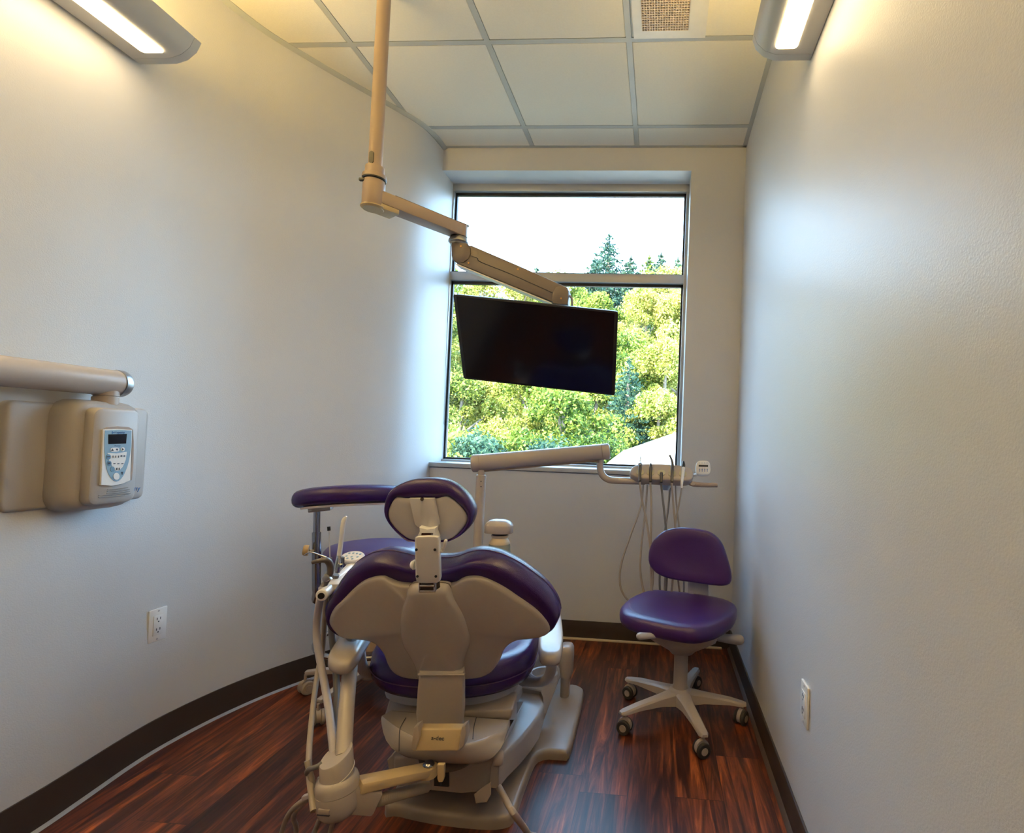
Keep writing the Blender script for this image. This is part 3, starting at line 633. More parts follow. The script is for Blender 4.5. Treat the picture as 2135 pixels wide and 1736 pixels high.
for u in (875, 907): m.tube([A(u, 1214, 1.245), A(u, 1232, 1.246)], .003, 8)
m.tube([A(876, 1221, 1.243), A(906, 1221, 1.243)], .0035, 8); m.tube([A(874, 1232, 1.246), A(908, 1232, 1.246)], .003, 8); m.build('glide_bar', [mat('brown_dark', (.03, .016, .012), .4), chrome], gb)
# seat, tapering and dropping towards the foot end
fs = V((-.17, .985, 0)).normalized(); rs_ = V((fs.y, -fs.x, 0)); so = V((-.605, 1.50, 0))
def sp(a, b, z): q = so+rs_*a+fs*b; q.z = z; return q
half = [(0, 0), (.10, .008), (.185, .05), (.245, .13), (.262, .24), (.262, .40), (.245, .55), (.225, .70), (.18, .75), (.0, .76)]
outl = half+[(-a, b) for a, b in half[-2:0:-1]]
oo = sm([sp(a, b, .375) for a, b in outl], 90)
Zv = V((0, 0, 1)); cs2 = sp(0, .36, .375)
def saddle(ring):  # raised rear rim and sides
    return ring
m = MB(); m.pillow(oo, Zv, [(1, .02), (.99, .045), (.96, .062), (.90, .070), (.78, .058), (.4, .048)], [(.985, -.012), (.95, -.030), (.88, -.042), (.5, -.045)], cs2); seat = m.build('seat', purple, ch, sharp=70)
m = MB(); m.tube([cs2+(p-cs2)*1.003+Zv*.012 for p in oo]+[cs2+(oo[0]-cs2)*1.003+Zv*.012], .0016, 6, k=1); m.build('seam_piping', mat('purple_seam', (.07, .03, .12), .5), seat)
m = MB(); m.pillow(sm([sp(a, b, .33) for a, b in ((0, .05), (.12, .06), (.2, .14), (.21, .4), (.17, .7), (0, .72), (-.17, .7), (-.21, .4), (-.2, .14), (-.12, .06))], 60), Zv, [(1, 0), (.98, .01)], [(1, -.02), (.96, -.03)]); m.build('seat_pan', grey_p, ch)
leg = [(.17, .0), (.175, .12), (.15, .36), (.10, .42), (0, .43), (-.10, .42), (-.15, .36), (-.175, .12), (-.17, 0), (0, -.01)]
dl = (fs*.80+V((0, 0, -.60))).normalized(); nl2 = rs_.cross(dl).normalized()
lo_ = sp(0, .735, .405)
m = MB(); m.pillow(sm([lo_+rs_*a+dl*b for a, b in leg], 60), nl2, [(1, 0), (.98, .018), (.9, .03), (.5, .03)], [(.98, -.015), (.9, -.025), (.5, -.025)]); m.build('leg_rest', purple, ch, sharp=70)
# armrests
def armrest(L, z, ext, tube):
    o = sm([Zp(u, v, z) for u, v in L], 48)
    m = MB(); m.pillow(o, Zv, [(1, 0), (.97, .008), (.88, .012), (.5, .013)], [(1., -.014), (.96, -.024), (.85, -.028)]); a = m.build('armrest', cream, ch, sharp=60)
    m = MB(); m.tube(tube, [.017, .0165, .016, .015], 14, round_end=True); m.build('armrest_support', grey_p, a)
    return a
armrest([(708, 1332), (738, 1300), (775, 1290), (790, 1297), (778, 1316), (758, 1348), (745, 1370), (731, 1384), (714, 1389.5), (694, 1385), (684, 1376), (688, 1362)], .505, 0, [Zp(748, 1352, .48), A(756, 1392, 1.56), A(778, 1405, 1.62), A(815, 1402, 1.70)])
armrest([(1123, 1352), (1123.5, 1325), (1128, 1290), (1136, 1270), (1150, 1263), (1163, 1268), (1170, 1290), (1174, 1325), (1172, 1355), (1166, 1370), (1148, 1374), (1129, 1369)], .505, 0, [Zp(1150, 1350, .48), A(1148, 1400, 1.62), A(1130, 1420, 1.70), A(1090, 1420, 1.74)])
# pump cover bowl behind the seat
def at_uz(u, y, z, v=1500):
    for _ in range(6):
        q = A(u, v, y); v += (q.z-z)*F_PX/y
    return A(u, v, y)
def row(v, u0, u1, yc, bul, n=24, p=2.2):
    z = A((u0+u1)/2, v, yc).z
    return [at_uz((u0+u1)/2+(u1-u0)/2*t, yc+bul*abs(t)**p, z) for t in [-1+2*i/n for i in range(n+1)]]
zr = []
for v, u0, u1, y0_, bl_ in [(1549, 799, 1056, 1.376, .105), (1551, 796, 1058, 1.370, .110), (1556, 794.5, 1058, 1.366, .106), (1563, 795.5, 1055, 1.366, .095), (1571, 799, 1050, 1.369, .072), (1577, 805, 1042, 1.374, .050), (1582, 816, 1030, 1.382, .030), (1586, 831, 1016, 1.392, .016), (1589, 850, 998, 1.404, .008), (1590.5, 885, 965, 1.418, .004)]:
    r = row(v, u0, u1, y0_, bl_); b0, b1 = r[0], r[-1]
    zr.append(r+[V((b1.x-.004, 1.512, b1.z)), V((b0.x+.012, 1.512, b0.z))])
m = MB(); m.loft(zr[::-1]); pump = m.build('pump_cover', cream, ch, sharp=50)
# sunken tongue in front of the strap, with the maker's mark
tg = [(868, 1519), (963, 1519), (961, 1537), (957, 1562), (953, 1566), (862, 1566), (857, 1561), (864, 1540)]
def tz(u, v): return A(u, v, 1.352+(1566-v)/47*.012)
m = MB(); m.prism([tz(u, v) for u, v in tg], [tz(u, v)+V((0, .03, 0)) for u, v in tg], .004, 2); tong = m.build('cover_tongue', mat('gold_beige', (.47, .36, .215), .4, var=.03), pump)
m = MB()
for L in ([(862, 1517), (872, 1512), (874, 1536), (866, 1566), (856, 1560)], [(962, 1516), (952+18, 1512), (972, 1530), (966, 1556), (955, 1566), (958, 1540)]):
    m.prism([A(u, v, 1.350) for u, v in L], [A(u, v, 1.350)+V((0, .03, 0)) for u, v in L], .004, 2); m.build('tongue_wall', beige, pump); m = MB()
m = MB()
for L in ([(846, 1496), (838, 1510), (833, 1524), (831.5, 1545), (832, 1566)], [(993, 1495), (988, 1515), (986, 1540), (987, 1572)]):
    zt_ = zr[1][0].z; pts = [Zp(u, v, zt_+.001) for u, v in L[:3]]+[A(u, v, 1.392) for u, v in L[4:]]
    m.tube(pts, .0011, 6); m.build('seam_line', ink, pump); m = MB()
mk = tz(913, 1538)+V((0, -.0014, 0)); text('maker_lettering', 'a-dec', .016, mk, V((1, 0, .02)).normalized(), V((0, .02, 1)).normalized(), ink, tong)
# casting under the seat with the shoulders visible beside the strap
m = MB(); m.hexa([A(802, 1490, 1.52), A(1070, 1478, 1.52), A(1064, 1500, 1.52), A(800, 1500, 1.52), A(812, 1455, 1.66), A(1078, 1440, 1.66), A(1078, 1500, 1.66), A(812, 1500, 1.66)], .008, 3); m.build('seat_carrier', beige, ch)
# lower body
lb = [(820, 1578), (1040, 1560), (1024, 1600), (1020, 1640), (1005, 1652), (960, 1656), (900, 1650), (818, 1640)]
m = MB(); m.prism([A(u, v, 1.485) for u, v in lb], [A(u, v, 1.485)+V((0, .28, 0)) for u, v in lb], .010, 3)
m.prism([A(u, v, 1.52) for u, v in ((806, 1585), (818, 1575), (832, 1577), (832, 1635), (812, 1625))], [A(u, v, 1.52)+V((0, .2, 0)) for u, v in ((806, 1585), (818, 1575), (832, 1577), (832, 1635), (812, 1625))], .006, 2)
low = m.build('lower_body', beige, ch)
m = MB(); m.slab([A(u, v, 1.480) for u, v in ((905, 1598), (935, 1598), (935, 1640), (905, 1638))], V((0, .01, 0))); m.tube([A(918, 1610, 1.474), A(918, 1636, 1.474)], .004, 8); m.build('service_slot', rubber, low)
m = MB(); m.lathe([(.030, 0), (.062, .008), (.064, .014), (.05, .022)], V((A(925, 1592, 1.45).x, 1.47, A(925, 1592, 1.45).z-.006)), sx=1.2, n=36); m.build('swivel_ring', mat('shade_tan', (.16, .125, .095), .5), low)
# release pedal-like tab and small pocket
m = MB(); m.slab([A(u, v, 1.30) for u, v in ((911, 1594), (926, 1594), (925, 1622), (922, 1631), (914, 1631), (911, 1624))], V((0, .012, .0)), .003, 2); m.build('release_tab', mat('gold_beige', (.56, .45, .29), .4), ch)
m = MB(); m.prism([A(u, v, 1.44) for u, v in ((988, 1655), (1012, 1636), (1024, 1630), (1024, 1655), (1015, 1672), (992, 1674))], [A(u, v, 1.49) for u, v in ((988, 1655), (1012, 1636), (1024, 1630), (1024, 1655), (1015, 1672), (992, 1674))], .004, 2); m.build('hose_port', beige, ch)
# lift arm: long rounded bar along the chair's side
ridge = [(1041, 1589, 1.49, .0), (1060, 1566, 1.56, 0), (1086, 1540, 1.65, 0), (1110, 1512, 1.74, 0), (1126, 1490, 1.81, 0), (1135, 1468, 1.88, 0), (1130, 1446, 1.94, 0)]
rings = []
hts = [.072, .074, .078, .080, .078, .060, .04]
for (u, v, y, _), h_ in zip(ridge, hts):
    p = A(u, v, y); wd = .11 if y > 1.55 else .075
    rings.append([p+V((0, 0, -h_)), p+V((0, 0, -.010)), p+V((-.004, 0, -.002)), p+V((-.012, 0, .002)), p+V((-wd, 0, .006)), p+V((-wd, 0, -h_))])
m = MB(); m.loft(rings); m.build('lift_arm', cream, ch, sharp=45)
m = MB(); m.lathe([(.018, 0), (.020, .004), (.020, .02), (.016, .026)], A(1030, 1580, 1.475), V((1, .2, 0)), n=20); m.build('arm_pivot', steel_p, ch)
cov = [(1104, 1414, 1.95), (1140, 1410, 1.95), (1157, 1400, 2.0), (1158, 1388, 2.08), (1167, 1390, 2.10), (1169, 1408, 2.08), (1156, 1440, 1.98), (1139, 1488, 1.90), (1134, 1486, 1.89), (1133, 1452, 1.90), (1127, 1441, 1.92), (1082, 1433, 1.92)]
m = MB(); cp_ = [A(u, v, y) for u, v, y in cov]; m.prism(cp_, [p+V((-.03, .05, -.085)) for p in cp_], .006, 2); m.build('side_cover', cream, ch)
m = MB(); cc = A(1133, 1400, 2.03); m.lathe([(.055, -.06), (.055, -.004), (.050, 0), (.044, -.002), (.044, -.03)], cc, n=28); m.build('armrest_socket', grey_p, ch)
sm_p = A(1178, 1400, 2.22)
m = MB(); zz = A(1178, 1345, 2.22).z
m.loft([[V((sm_p.x+a*k, 2.24+b*k, z)) for a, b in rrect(.060, .10, .028, 5)] for z, k in ((.03, .6), (zz-.13, .62), (zz-.125, .95), (zz-.05, 1.), (zz-.02, .95), (zz-.006, .75), (zz, .4))]); m.build('swivel_mount', beige, ch, sharp=60)
# base plate on the floor
fpz = [(-.769, 1.540), (-.72, 1.515), (-.60, 1.497), (-.47, 1.494), (-.405, 1.505), (-.383, 1.535), (-.385, 1.65), (-.386, 1.775), (-.378, 1.820), (-.350, 1.840), (-.30, 1.842), (-.277, 1.862), (-.278, 2.05), (-.287, 2.27), (-.300, 2.32), (-.34, 2.345), (-.40, 2.35), (-.42, 2.50), (-.5, 2.53), (-.85, 2.53), (-.9, 2.48), (-.9, 2.30), (-.80, 2.2), (-.775, 1.9)]
bpz = resample(spline([V((x, y, 0)) for x, y in fpz], 5, True), 150)
m = MB(); m.prism([p+V((0, 0, .034)) for p in bpz], bpz, .014, 4, both=False); m.build('base_plate', mat('base_beige', (.30, .24, .20), .35, var=.04), ch, sharp=50)
m = MB(); m.box((-.60, 1.98, .13), (.26, .72, .20), .03, 4); m.build('lift_column', beige, ch)
m = MB(); m.tube([A(1040, 1640, 1.50), A(1052, 1662, 1.44), A(1070, 1693, 1.36), V((*Zp(1100, 1736, .02).xy, .02)), V((*Zp(1118, 1775, .012).xy, .012)), V((-.28, 1.0, .012))], .0085, 12); m.build('supply_cord', steel_p, ch)

# ------------------------------------------------------------------ assistant's instrument arm (on the chair's left)
aa = thing('suction_tool_support', A(705, 1640, 1.24), 'cream jointed support arm with holder bar for suction tools, bolted behind the dental chair', 'instrument arm')
jc = A(706, 1690, 1.24); jt = A(701, 1575, 1.24); axj = (jt-jc).normalized(); JL = (jt-jc).length
m = MB(); m.lathe([(.020, -.014), (.036, -.006), (.045, .006), (.048, .020), (.048, .052)], jc, axj, n=32); m.lathe([(.048, .053), (.048, .070), (.045, .080), (.040, .084), (.038, .084)], jc, axj, n=32)
jh = m.build('joint_housing', cream, aa)
# upper drum, cut slantwise
a_, u_, d_ = frame(axj, V((0, 1, 0))); rr = .0375; ring0, ring1, ring2 = [], [], []
for j in range(32):
    an = 2*PI*j/32; r_ = a_*math.cos(an)+u_*math.sin(an); 
    base = jc+axj*.084+r_*rr; ring0.append(base); lean = r_.x*.22+r_.y*.35
    ring1.append(jc+axj*(JL+lean*rr)+r_*rr*.98); ring2.append(jc+axj*(JL+.003+lean*rr)+r_*rr*.94)
m = MB(); m.loft([ring0, ring1, ring2]); m.build('joint_drum', cream, aa)
m = MB(); m.tube([p+axj*(-.040-.002) + (p-jc-axj*(p-jc).dot(axj)).normalized()*.0012 for p in ring1]+[ring1[0]+axj*-.042+(ring1[0]-jc-axj*(ring1[0]-jc).dot(axj)).normalized()*.0012], .0012, 6, k=1); m.build('drum_seam', mat('pale_seam', (.72, .66, .55), .4), jh)
m = MB(); q0 = jc+axj*.03+V((-.004, -.0475, 0)); m.box(q0, (.028, .004, .012), .001); m.m(1); m.box(q0+V((0, -.0012, -.0068)), (.030, .004, .0015)); m.build('stop_tab', [beige, ink], jh)
E0, E1 = A(748, 1643, 1.255), A(893, 1607, 1.375)
m = MB(); m.bar(jc+axj*.042, A(787, 1667, 1.285), .056, .064, .048, .054, .006); m.build('arm_hub', beige, aa)
m = MB(); m.bar(E0+V((0, 0, .008)), E1+V((0, 0, .004)), .046, .026, .046, .020, .005); m.lathe([(.023, -.012), (.024, 0), (.022, .013)], E1+V((0, 0, .001))); lk = m.build('link_bar', mat('gold_beige2', (.50, .385, .23), .4, var=.03), aa)
m = MB(); m.lathe([(.014, 0), (.015, .004), (.012, .009), (.005, .012)], E1+V((0, 0, .014))); m.build('pivot_bolt', chrome_d, lk)
m = MB(); e0, e1 = A(788, 1668, 1.28), A(892, 1638, 1.40); L_ = []; rl = []
for i in range(61): L_.append(e0.lerp(e1, i/60)); rl.append(.0150 if i % 2 else .0118)
m.tube(L_, rl, 14, k=1); m.build('bellows_sleeve', hose_m, aa, sharp=80)
m = MB(); m.tube([A(716, 1575, 1.25), A(722, 1480, 1.32), A(729, 1400, 1.40), A(738, 1310, 1.50), A(735, 1230, 1.52), A(722, 1203, 1.49)], [.0190, .0190, .0190, .018, .017, .016], 18); m.build('post_tube', cream, aa)
h0, h1 = A(673, 1239, 1.36), A(752, 1168, 1.66)
m = MB(); hd_ = (h1-h0).normalized(); m.tube([h0, h1], [.0150, .0165], 20); m.bar(h0+hd_*.04+V((.012, 0, .004)), h1, .030, .022, .05, .022, .006); hb = m.build('holder_bar', white, aa)
m = MB(); m.lathe([(.0155, 0), (.0158, .006), (.014, .009), (.0085, .010)], h0, -hd_); m.m(1); m.disc(h0-hd_*.0098, -hd_, .0085, .002); m.build('bar_end_cap', [white, black], hb)
tp = A(735, 1172, 1.60)
m = MB(); pn = V((.05, -.62, .78)).normalized(); pa, pu, _ = frame(pn, V((0, 0, 1)))
m.lathe([(.022, -.045), (.020, -.035), (.030, -.012), (.036, -.004), (.036, 0), (.034, .003)], tp+V((0, 0, .018)), V((.02, -.35, .93)), sx=1.0, sy=.78); pad = m.build('touch_pad', white, aa)
m = MB(); pd = V((.02, -.35, .93)).normalized(); pa, pu, _ = frame(pd, V((0, 1, 0))); pcn = tp+V((0, 0, .018))+pd*.003
for i, (x, y) in enumerate(((-.018, .012), (-.006, .014), (.006, .014), (.018, .012), (-.018, -.004), (0, -.006), (.018, -.004), (-.008, -.016), (.008, -.016))):
    m.disc(pcn+pa*x+pu*y, pd, .0036, .001, 10)
m.build('pad_key', blue_l, pad)
def hose(name, pts, r, mt_, par): 
    m = MB(); m.tube(pts, r, 12); return m.build(name, mt_, par)
m = MB(); m.tube([A(672, 1590, 1.23), A(664, 1596, 1.225), A(655, 1600, 1.225), A(643, 1604, 1.23), A(640, 1612, 1.24)], .0060, 10); m.build('hose_clip', hose_d, aa)
hose('floor_hose', [A(640, 1585, 1.245), A(652, 1640, 1.24), A(640, 1662, 1.25), A(606, 1692, 1.29), Zp(586, 1740, .012), V((-.86, 1.16, .012)), V((-.80, 1.12, .012)), Zp(655, 1736, .03), A(672, 1700, 1.26), A(690, 1690, 1.26)], .0068, hose_m, aa)
hose('floor_hose', [A(668, 1620, 1.25), A(656, 1650, 1.245), A(630, 1676, 1.27), A(612, 1702, 1.30), Zp(618, 1738, .012), V((-.80, 1.18, .012)), V((-.74, 1.15, .012)), Zp(688, 1736, .03), A(700, 1705, 1.26), A(712, 1692, 1.26)], .0062, hose_m, aa)
m = MB(); q = A(646, 1659, 1.24); m.bar(A(632, 1662, 1.235), A(660, 1654, 1.235), .012, .010, bevel=.002); m.build('cable_tie', hose_g, aa)
# instruments resting in the holder
iv = thing('suction_tip', A(706, 1190, 1.44), 'tall white suction tube standing upright in a chrome valve beside the chair', 'suction tool', 'assistant tools in the holder bar')
m = MB(); m.tube([A(707, 1160, 1.45), A(716, 1088, 1.45)], .0066, 14); m.tube([A(716, 1088, 1.45), A(719, 1081, 1.45), A(722.5, 1076, 1.45)], [.0074, .0060, .0022], 12, k=3); m.build('tube_tip', white, iv)
m = MB(); m.tube([A(703, 1194, 1.44), A(705, 1178, 1.445), A(708, 1158, 1.45)], [.0065, .0095, .0075], 14); m.build('valve_body', chrome, iv)
m = MB(); m.box(A(713, 1170, 1.452), (.010, .012, .028), .003); m.lathe([(.006, 0), (.007, .004), (.004, .009)], A(711, 1178, 1.44), V((0, -1, 0))); m.build('valve_lever', chrome_d, iv)
hose('hose', [A(701, 1198, 1.445), A(694, 1230, 1.45), A(690, 1300, 1.47), A(700, 1400, 1.45), A(702, 1480, 1.38), A(694, 1560, 1.30), A(690, 1610, 1.27)], .0085, hose_d, iv)
ie = thing('saliva_ejector', A(688, 1165, 1.42), 'thin clear tube with a black cap standing beside the white suction tube', 'suction tool', 'assistant tools in the holder bar')
m = MB(); m.tube([A(688, 1165, 1.42), A(687, 1130, 1.42), A(686, 1104, 1.42)], .0016, 8); m.build('thin_tube', mat('clear_tube', (.55, .55, .58), .2), ie)
m = MB(); m.tube([A(686, 1106, 1.42), A(685.5, 1097.5, 1.42)], .0044, 12); m.build('black_cap', black, ie)
m = MB(); m.tube([A(686, 1190, 1.42), A(688, 1162, 1.42)], [.006, .0055], 12); m.build('handle', chrome_d, ie)
hose('hose', [A(685, 1193, 1.42), A(680, 1230, 1.43), A(677, 1290, 1.46), A(673, 1350, 1.50), A(661, 1410, 1.48), A(650, 1500, 1.38), A(644, 1590, 1.27), A(650, 1660, 1.22), A(654, 1690, 1.20)], .0072, hose_m, ie)
ia = thing('air_water_syringe', A(683, 1200, 1.38), 'grey pistol-shaped air and water syringe with a thin bent metal nozzle', 'syringe', 'assistant tools in the holder bar')
m = MB(); m.tube([A(652, 1172, 1.36), A(664, 1169, 1.36), A(677, 1167, 1.37), A(685, 1171, 1.38), A(689, 1182, 1.385), A(687, 1198, 1.385), A(679, 1214, 1.385), A(673, 1224, 1.38)], [.0052, .0062, .0080, .0092, .0092, .0088, .0078, .0090], 14); m.build('handle', mat('gunmetal', (.13, .12, .125), .3, metal=.3), ia)
m = MB(); m.tube([A(633, 1158, 1.37), A(641, 1153, 1.37), A(649, 1151, 1.37), A(664, 1156, 1.38), A(680, 1162, 1.39)], [.0012, .0015, .0018, .0024, .0036], 10); m.build('nozzle', chrome, ia)
m = MB(); m.slab([A(u, v, 1.372) for u, v in ((671, 1205), (676, 1196), (682, 1199), (689, 1208), (684, 1210), (680, 1213), (672, 1213))], V((0, .012, 0)), .002, 2); m.build('trigger', brushed, ia)
hose('hose', [A(672, 1226, 1.385), A(666, 1256, 1.40), A(660, 1300, 1.42), A(662, 1345, 1.42), A(674, 1410, 1.40), A(686, 1480, 1.34), A(694, 1550, 1.27), A(697, 1590, 1.25)], .0098, hose_g, ia)

# ------------------------------------------------------------------ assistant's stool with padded bar
AX, AY = -1.195, 2.19
sa = thing('assistant_stool', (AX, AY, 0), 'round purple-seated tall stool with padded body bar and foot ring behind the dental chair', 'stool')
m = MB(); m.lathe([(.02, .570), (.165, .570), (.195, .580), (.205, .598), (.203, .612), (.190, .626), (.150, .634), (.02, .637)], (AX, AY, 0), n=48); m.build('seat', purple2, sa, sharp=70)
m = MB(); m.lathe([(.026, .10), (.026, .34), (.020, .345), (.020, .55), (.06, .555), (.10, .572)], (AX, AY, 0), n=24); m.build('gas_column', cream, sa)
m = MB(); R0 = .215; m.tube([V((AX+R0*math.cos(2*PI*i/36), AY+R0*math.sin(2*PI*i/36), .235)) for i in range(37)], .0105, 12, k=1)
for a in (.4, 2.5, 4.6): m.tube([V((AX+.03*math.cos(a), AY+.03*math.sin(a), .235)), V((AX+R0*math.cos(a), AY+R0*math.sin(a), .235))], .008, 10)
m.build('foot_ring', chrome, sa)
m = MB(); m.lathe([(.05, .19), (.056, .200), (.045, .255), (.03, .26)], (AX, AY, 0), n=24); m.build('ring_clamp', tan_p, sa)
m = MB(); m.lathe([(.045, .075), (.055, .085), (.045, .125), (.028, .16), (.027, .19)], (AX, AY, 0), n=24); m.build('base_hub', cream, sa)
def caster(root, p, a, hood, wheel):
    d = V((math.cos(a), math.sin(a), 0)); s_ = V((-d.y, d.x, 0))
    c = MB(); c.tube([p+V((0, 0, .052)), p+V((0, 0, .082))], .006, 10)
    c.lathe([(.027, -.0075), (.027, .0075)], p+V((0, 0, .034))-d*.006, s_, n=20)
    b = c.build('caster', hood, root)
    for k in (-1, 1):
        w = MB(); w.lathe([(.024, -.007), (.0275, -.004), (.0275, .004), (.024, .007)], p+V((0, 0, .0275))-d*.006+s_*k*.0155, s_, n=24).m(1); w.lathe([(.014, .0060), (.013, .0085)], p+V((0, 0, .0275))-d*.006+s_*k*.0155, s_*k, n=16)
        w.build('wheel', [wheel, hood], b)
c0 = V((AX, AY, 0))
for a in (3.30, 4.50, 5.80, .78, 2.04):
    d = V((math.cos(a), math.sin(a), 0)); e = c0+d*.265
    if left_x(e.y, .1)+.05 > e.x: e = c0+d*.19
    m = MB(); m.bar(c0+d*.03+V((0, 0, .112)), e+V((0, 0, .090)), .040, .030, .026, .018, .005); m.build('base_leg', cream, sa)
    caster(sa, e, a+.9, beige, beige)
# post and body bar
pp = A(659, 1150, 2.03); jx = V((pp.x, pp.y, 0))
m = MB(); m.tube([V((AX+.02, AY-.02, .555)), V((AX-.05, AY-.07, .545)), A(667, 1250, 2.04), A(661, 1232, 2.03), A(660, 1205, 2.03), A(660, 1109, 2.03)], .0165, 18); m.build('bar_post', chrome_d, sa)
m = MB(); m.tube([A(660, 1112, 2.03), A(661, 1060, 2.03)], .0125, 18); m.build('inner_post', chrome_d, sa)
m = MB(); m.lathe([(.020, -.001), (.021, .003), (.021, .014), (.018, .018)], A(643, 1147, 1.99), V((-1, -.5, .1)), n=24); m.tube([A(645, 1147, 1.99), A(656, 1148, 2.02)], .004, 8); m.build('clamp_knob', mat('amber_knob', (.50, .34, .16), .4), sa)
barp = [A(628, 1042, 1.98), A(645, 1036, 1.97), A(700, 1031, 1.99), A(760, 1028.5, 2.05), A(815, 1029, 2.13), A(865, 1035, 2.22), A(890, 1042, 2.27)]
def padring(p, d, w, h):
    s_ = V((-d.y, d.x, 0)).normalized()*-1
    return [p+s_*(w/2*math.copysign(abs(math.cos(t))**.8, math.cos(t)))+Zv*(h/2*math.copysign(abs(math.sin(t))**.8, math.sin(t))) for t in [2*PI*i/20 for i in range(20)]]
bs = spline(barp, 8); rings = []
for i, p in enumerate(bs):
    d = bs[min(i+1, len(bs)-1)]-bs[max(i-1, 0)]; t = i/(len(bs)-1); e = min(t, 1-t); k = min(1, .40+.60*(min(e/.08, 1))**.5)
    rings.append(padring(p, d, .095*k, .072*k))
m = MB(); m.loft(rings); m.build('body_bar', purple, sa, sharp=75)
m = MB(); rings = []
for i, p in enumerate(bs):
    if i < 7 or i > len(bs)-6: continue
    d = bs[min(i+1, len(bs)-1)]-bs[max(i-1, 0)]; s_ = V((-d.y, d.x, 0)).normalized(); q = p+Zv*-.036
    rings.append([q-s_*.038, q+s_*.038, q+s_*.034-Zv*.008, q-s_*.034-Zv*.008])
m.loft(rings); m.build('bar_tray', white, sa)
m = MB(); m.bar(A(645, 1063, 2.0), A(692, 1058, 2.03), .05, .016, bevel=.003); m.build('bar_bracket', brushed, sa)

# ------------------------------------------------------------------ delivery unit
du = thing('delivery_unit', (A(1000, 1100, 2.40).x, 2.40, .03), 'cream swing-arm delivery unit with a five-slot tray head under the window', 'delivery unit')
DX = A(1000, 1060, 2.40).x; zp1 = A(1001, 990, 2.40).z
m = MB(); m.lathe([(.050, .033), (.050, .06), (.030, .07), (.0225, .08), (.0225, zp1), (.0165, zp1+.002), (.0165, zp1+.05)], (DX, 2.40, 0), n=24); pl = m.build('post', cream, du)
for v in (1003, 1014): m = MB(); m.disc(A(1003, v, 2.378), V((.05, -1, 0)), .0028, .002, 10); m.build('screw_head', ink, pl)
f0, f1 = A(985, 966, 2.40), A(1270, 940.5, 2.50); df = (f1-f0).normalized()
def capsec(p, r, k=1.): 
    s_, u_, _ = frame(df); return [p+s_*math.cos(2*PI*i/28)*r*.92*k+u_*math.sin(2*PI*i/28)*r*k for i in range(28)]
m = MB(); m.loft([capsec(f0+df*.036, .0405), capsec(f1-df*.036, .0385)]); fa = m.build('flex_arm', cream, du)
m = MB(); m.loft([capsec(f0+df*.035, .041), capsec(f0+df*.008, .0415), capsec(f0+df*.001, .040), capsec(f0-df*.003, .034)]); m.build('arm_end_cap', cream, fa); m = MB(); m.loft([capsec(f1-df*.035, .039), capsec(f1-df*.008, .0395), capsec(f1-df*.001, .038), capsec(f1+df*.003, .032)]); m.build('arm_end_cap', cream, fa)
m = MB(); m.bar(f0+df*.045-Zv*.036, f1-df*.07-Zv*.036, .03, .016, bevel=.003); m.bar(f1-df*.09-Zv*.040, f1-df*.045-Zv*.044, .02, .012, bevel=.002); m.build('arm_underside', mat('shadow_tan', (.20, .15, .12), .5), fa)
TY = 2.50
m = MB(); m.tube([f1-df*.035-Zv*.02, A(1251, 965, TY), A(1252, 980, TY), A(1258, 992, TY), A(1270, 999.5, TY), A(1290, 1001.5, TY), A(1345, 1003, TY+.02)], .0165, 18); m.build('elbow_tube', cream, du)
D = lambda x, y: (1280+x/8.68, 920+y/8.68)
tray = [(288, 590), (300, 520), (330, 475), (400, 438), (520, 424), (700, 422), (900, 428), (1100, 442), (1260, 462), (1370, 488), (1425, 535), (1440, 590), (1430, 660), (1390, 705), (1300, 722), (1100, 720), (900, 712), (700, 700), (520, 690), (420, 660), (340, 625)]
def ty(y): return 2.46+(700-y)/280*.05
tf = sm([A(*D(x, y), ty(y)) for x, y in tray], 72)
n_t = V((0, -.72, .69)).normalized()
m = MB(); m.pillow(tf, n_t, [(1, 0), (.985, .005), (.95, .008), (.6, .009)], [(1., -.012), (.985, -.028), (.94, -.036)]); th = m.build('tray_head', cream, du, sharp=60)
slots = [(475, 575), (662, 580), (858, 585), (1050, 600), (1245, 605)]
for x, y in slots:
    m = MB()
    c = A(*D(x, y), ty(y)-.004)+n_t*.007
    m.lathe([(.0185, 0), (.0185, .0022), (.014, .0026)], c, n_t, n=24); q = A(*D(x, y+95), ty(y+95)-.006); m.bar(c+n_t*.001, q+V((0, -.002, .004)), .012, .006, bevel=.001); m.build('holder_ring', olive, th)
m = MB(); hh0, hh1 = A(*D(1345, 745), 2.50), A(*D(1875, 790), 2.48); m.tube([hh0, A(*D(1440, 770), 2.49), A(*D(1560, 782), 2.485), hh1], [.010, .0125, .0112, .0105], 16, round_end=False); hnd = m.build('grab_handle', tan_p, du)
m = MB(); m.lathe([(.0075, 0), (.0068, .002)], A(*D(1425, 768), 2.474), V((0, -1, .1)), sx=1.5, n=20); m.build('brake_button', steel_p, hnd)
kq = sm([A(*D(x, y), 2.485+(600-y)/250*.012) for x, y in ((1480, 480), (1490, 400), (1530, 360), (1610, 350), (1690, 358), (1735, 395), (1748, 480), (1745, 550), (1710, 598), (1610, 610), (1520, 595), (1488, 550))], 40)
n_k = V((.05, -.9, .42)).normalized()
m = MB(); m.pillow(kq, n_k, [(1, 0), (.97, .004), (.9, .005)], [(1, -.010), (.95, -.020), (.8, -.024)]); m.tube([A(*D(1430, 610), 2.52), A(*D(1500, 600), 2.51), A(*D(1560, 560), 2.51)], .007, 10); kpad = m.build('keypad', white, du, sharp=60)
kz = lambda x, y: A(*D(x, y), 2.485+(600-y)/250*.012)+n_k*.0052
m = MB(); m.slab([kz(x, y) for x, y in ((1530, 432), (1700, 437), (1700, 468), (1530, 465))], n_k*.001); m.m(1)
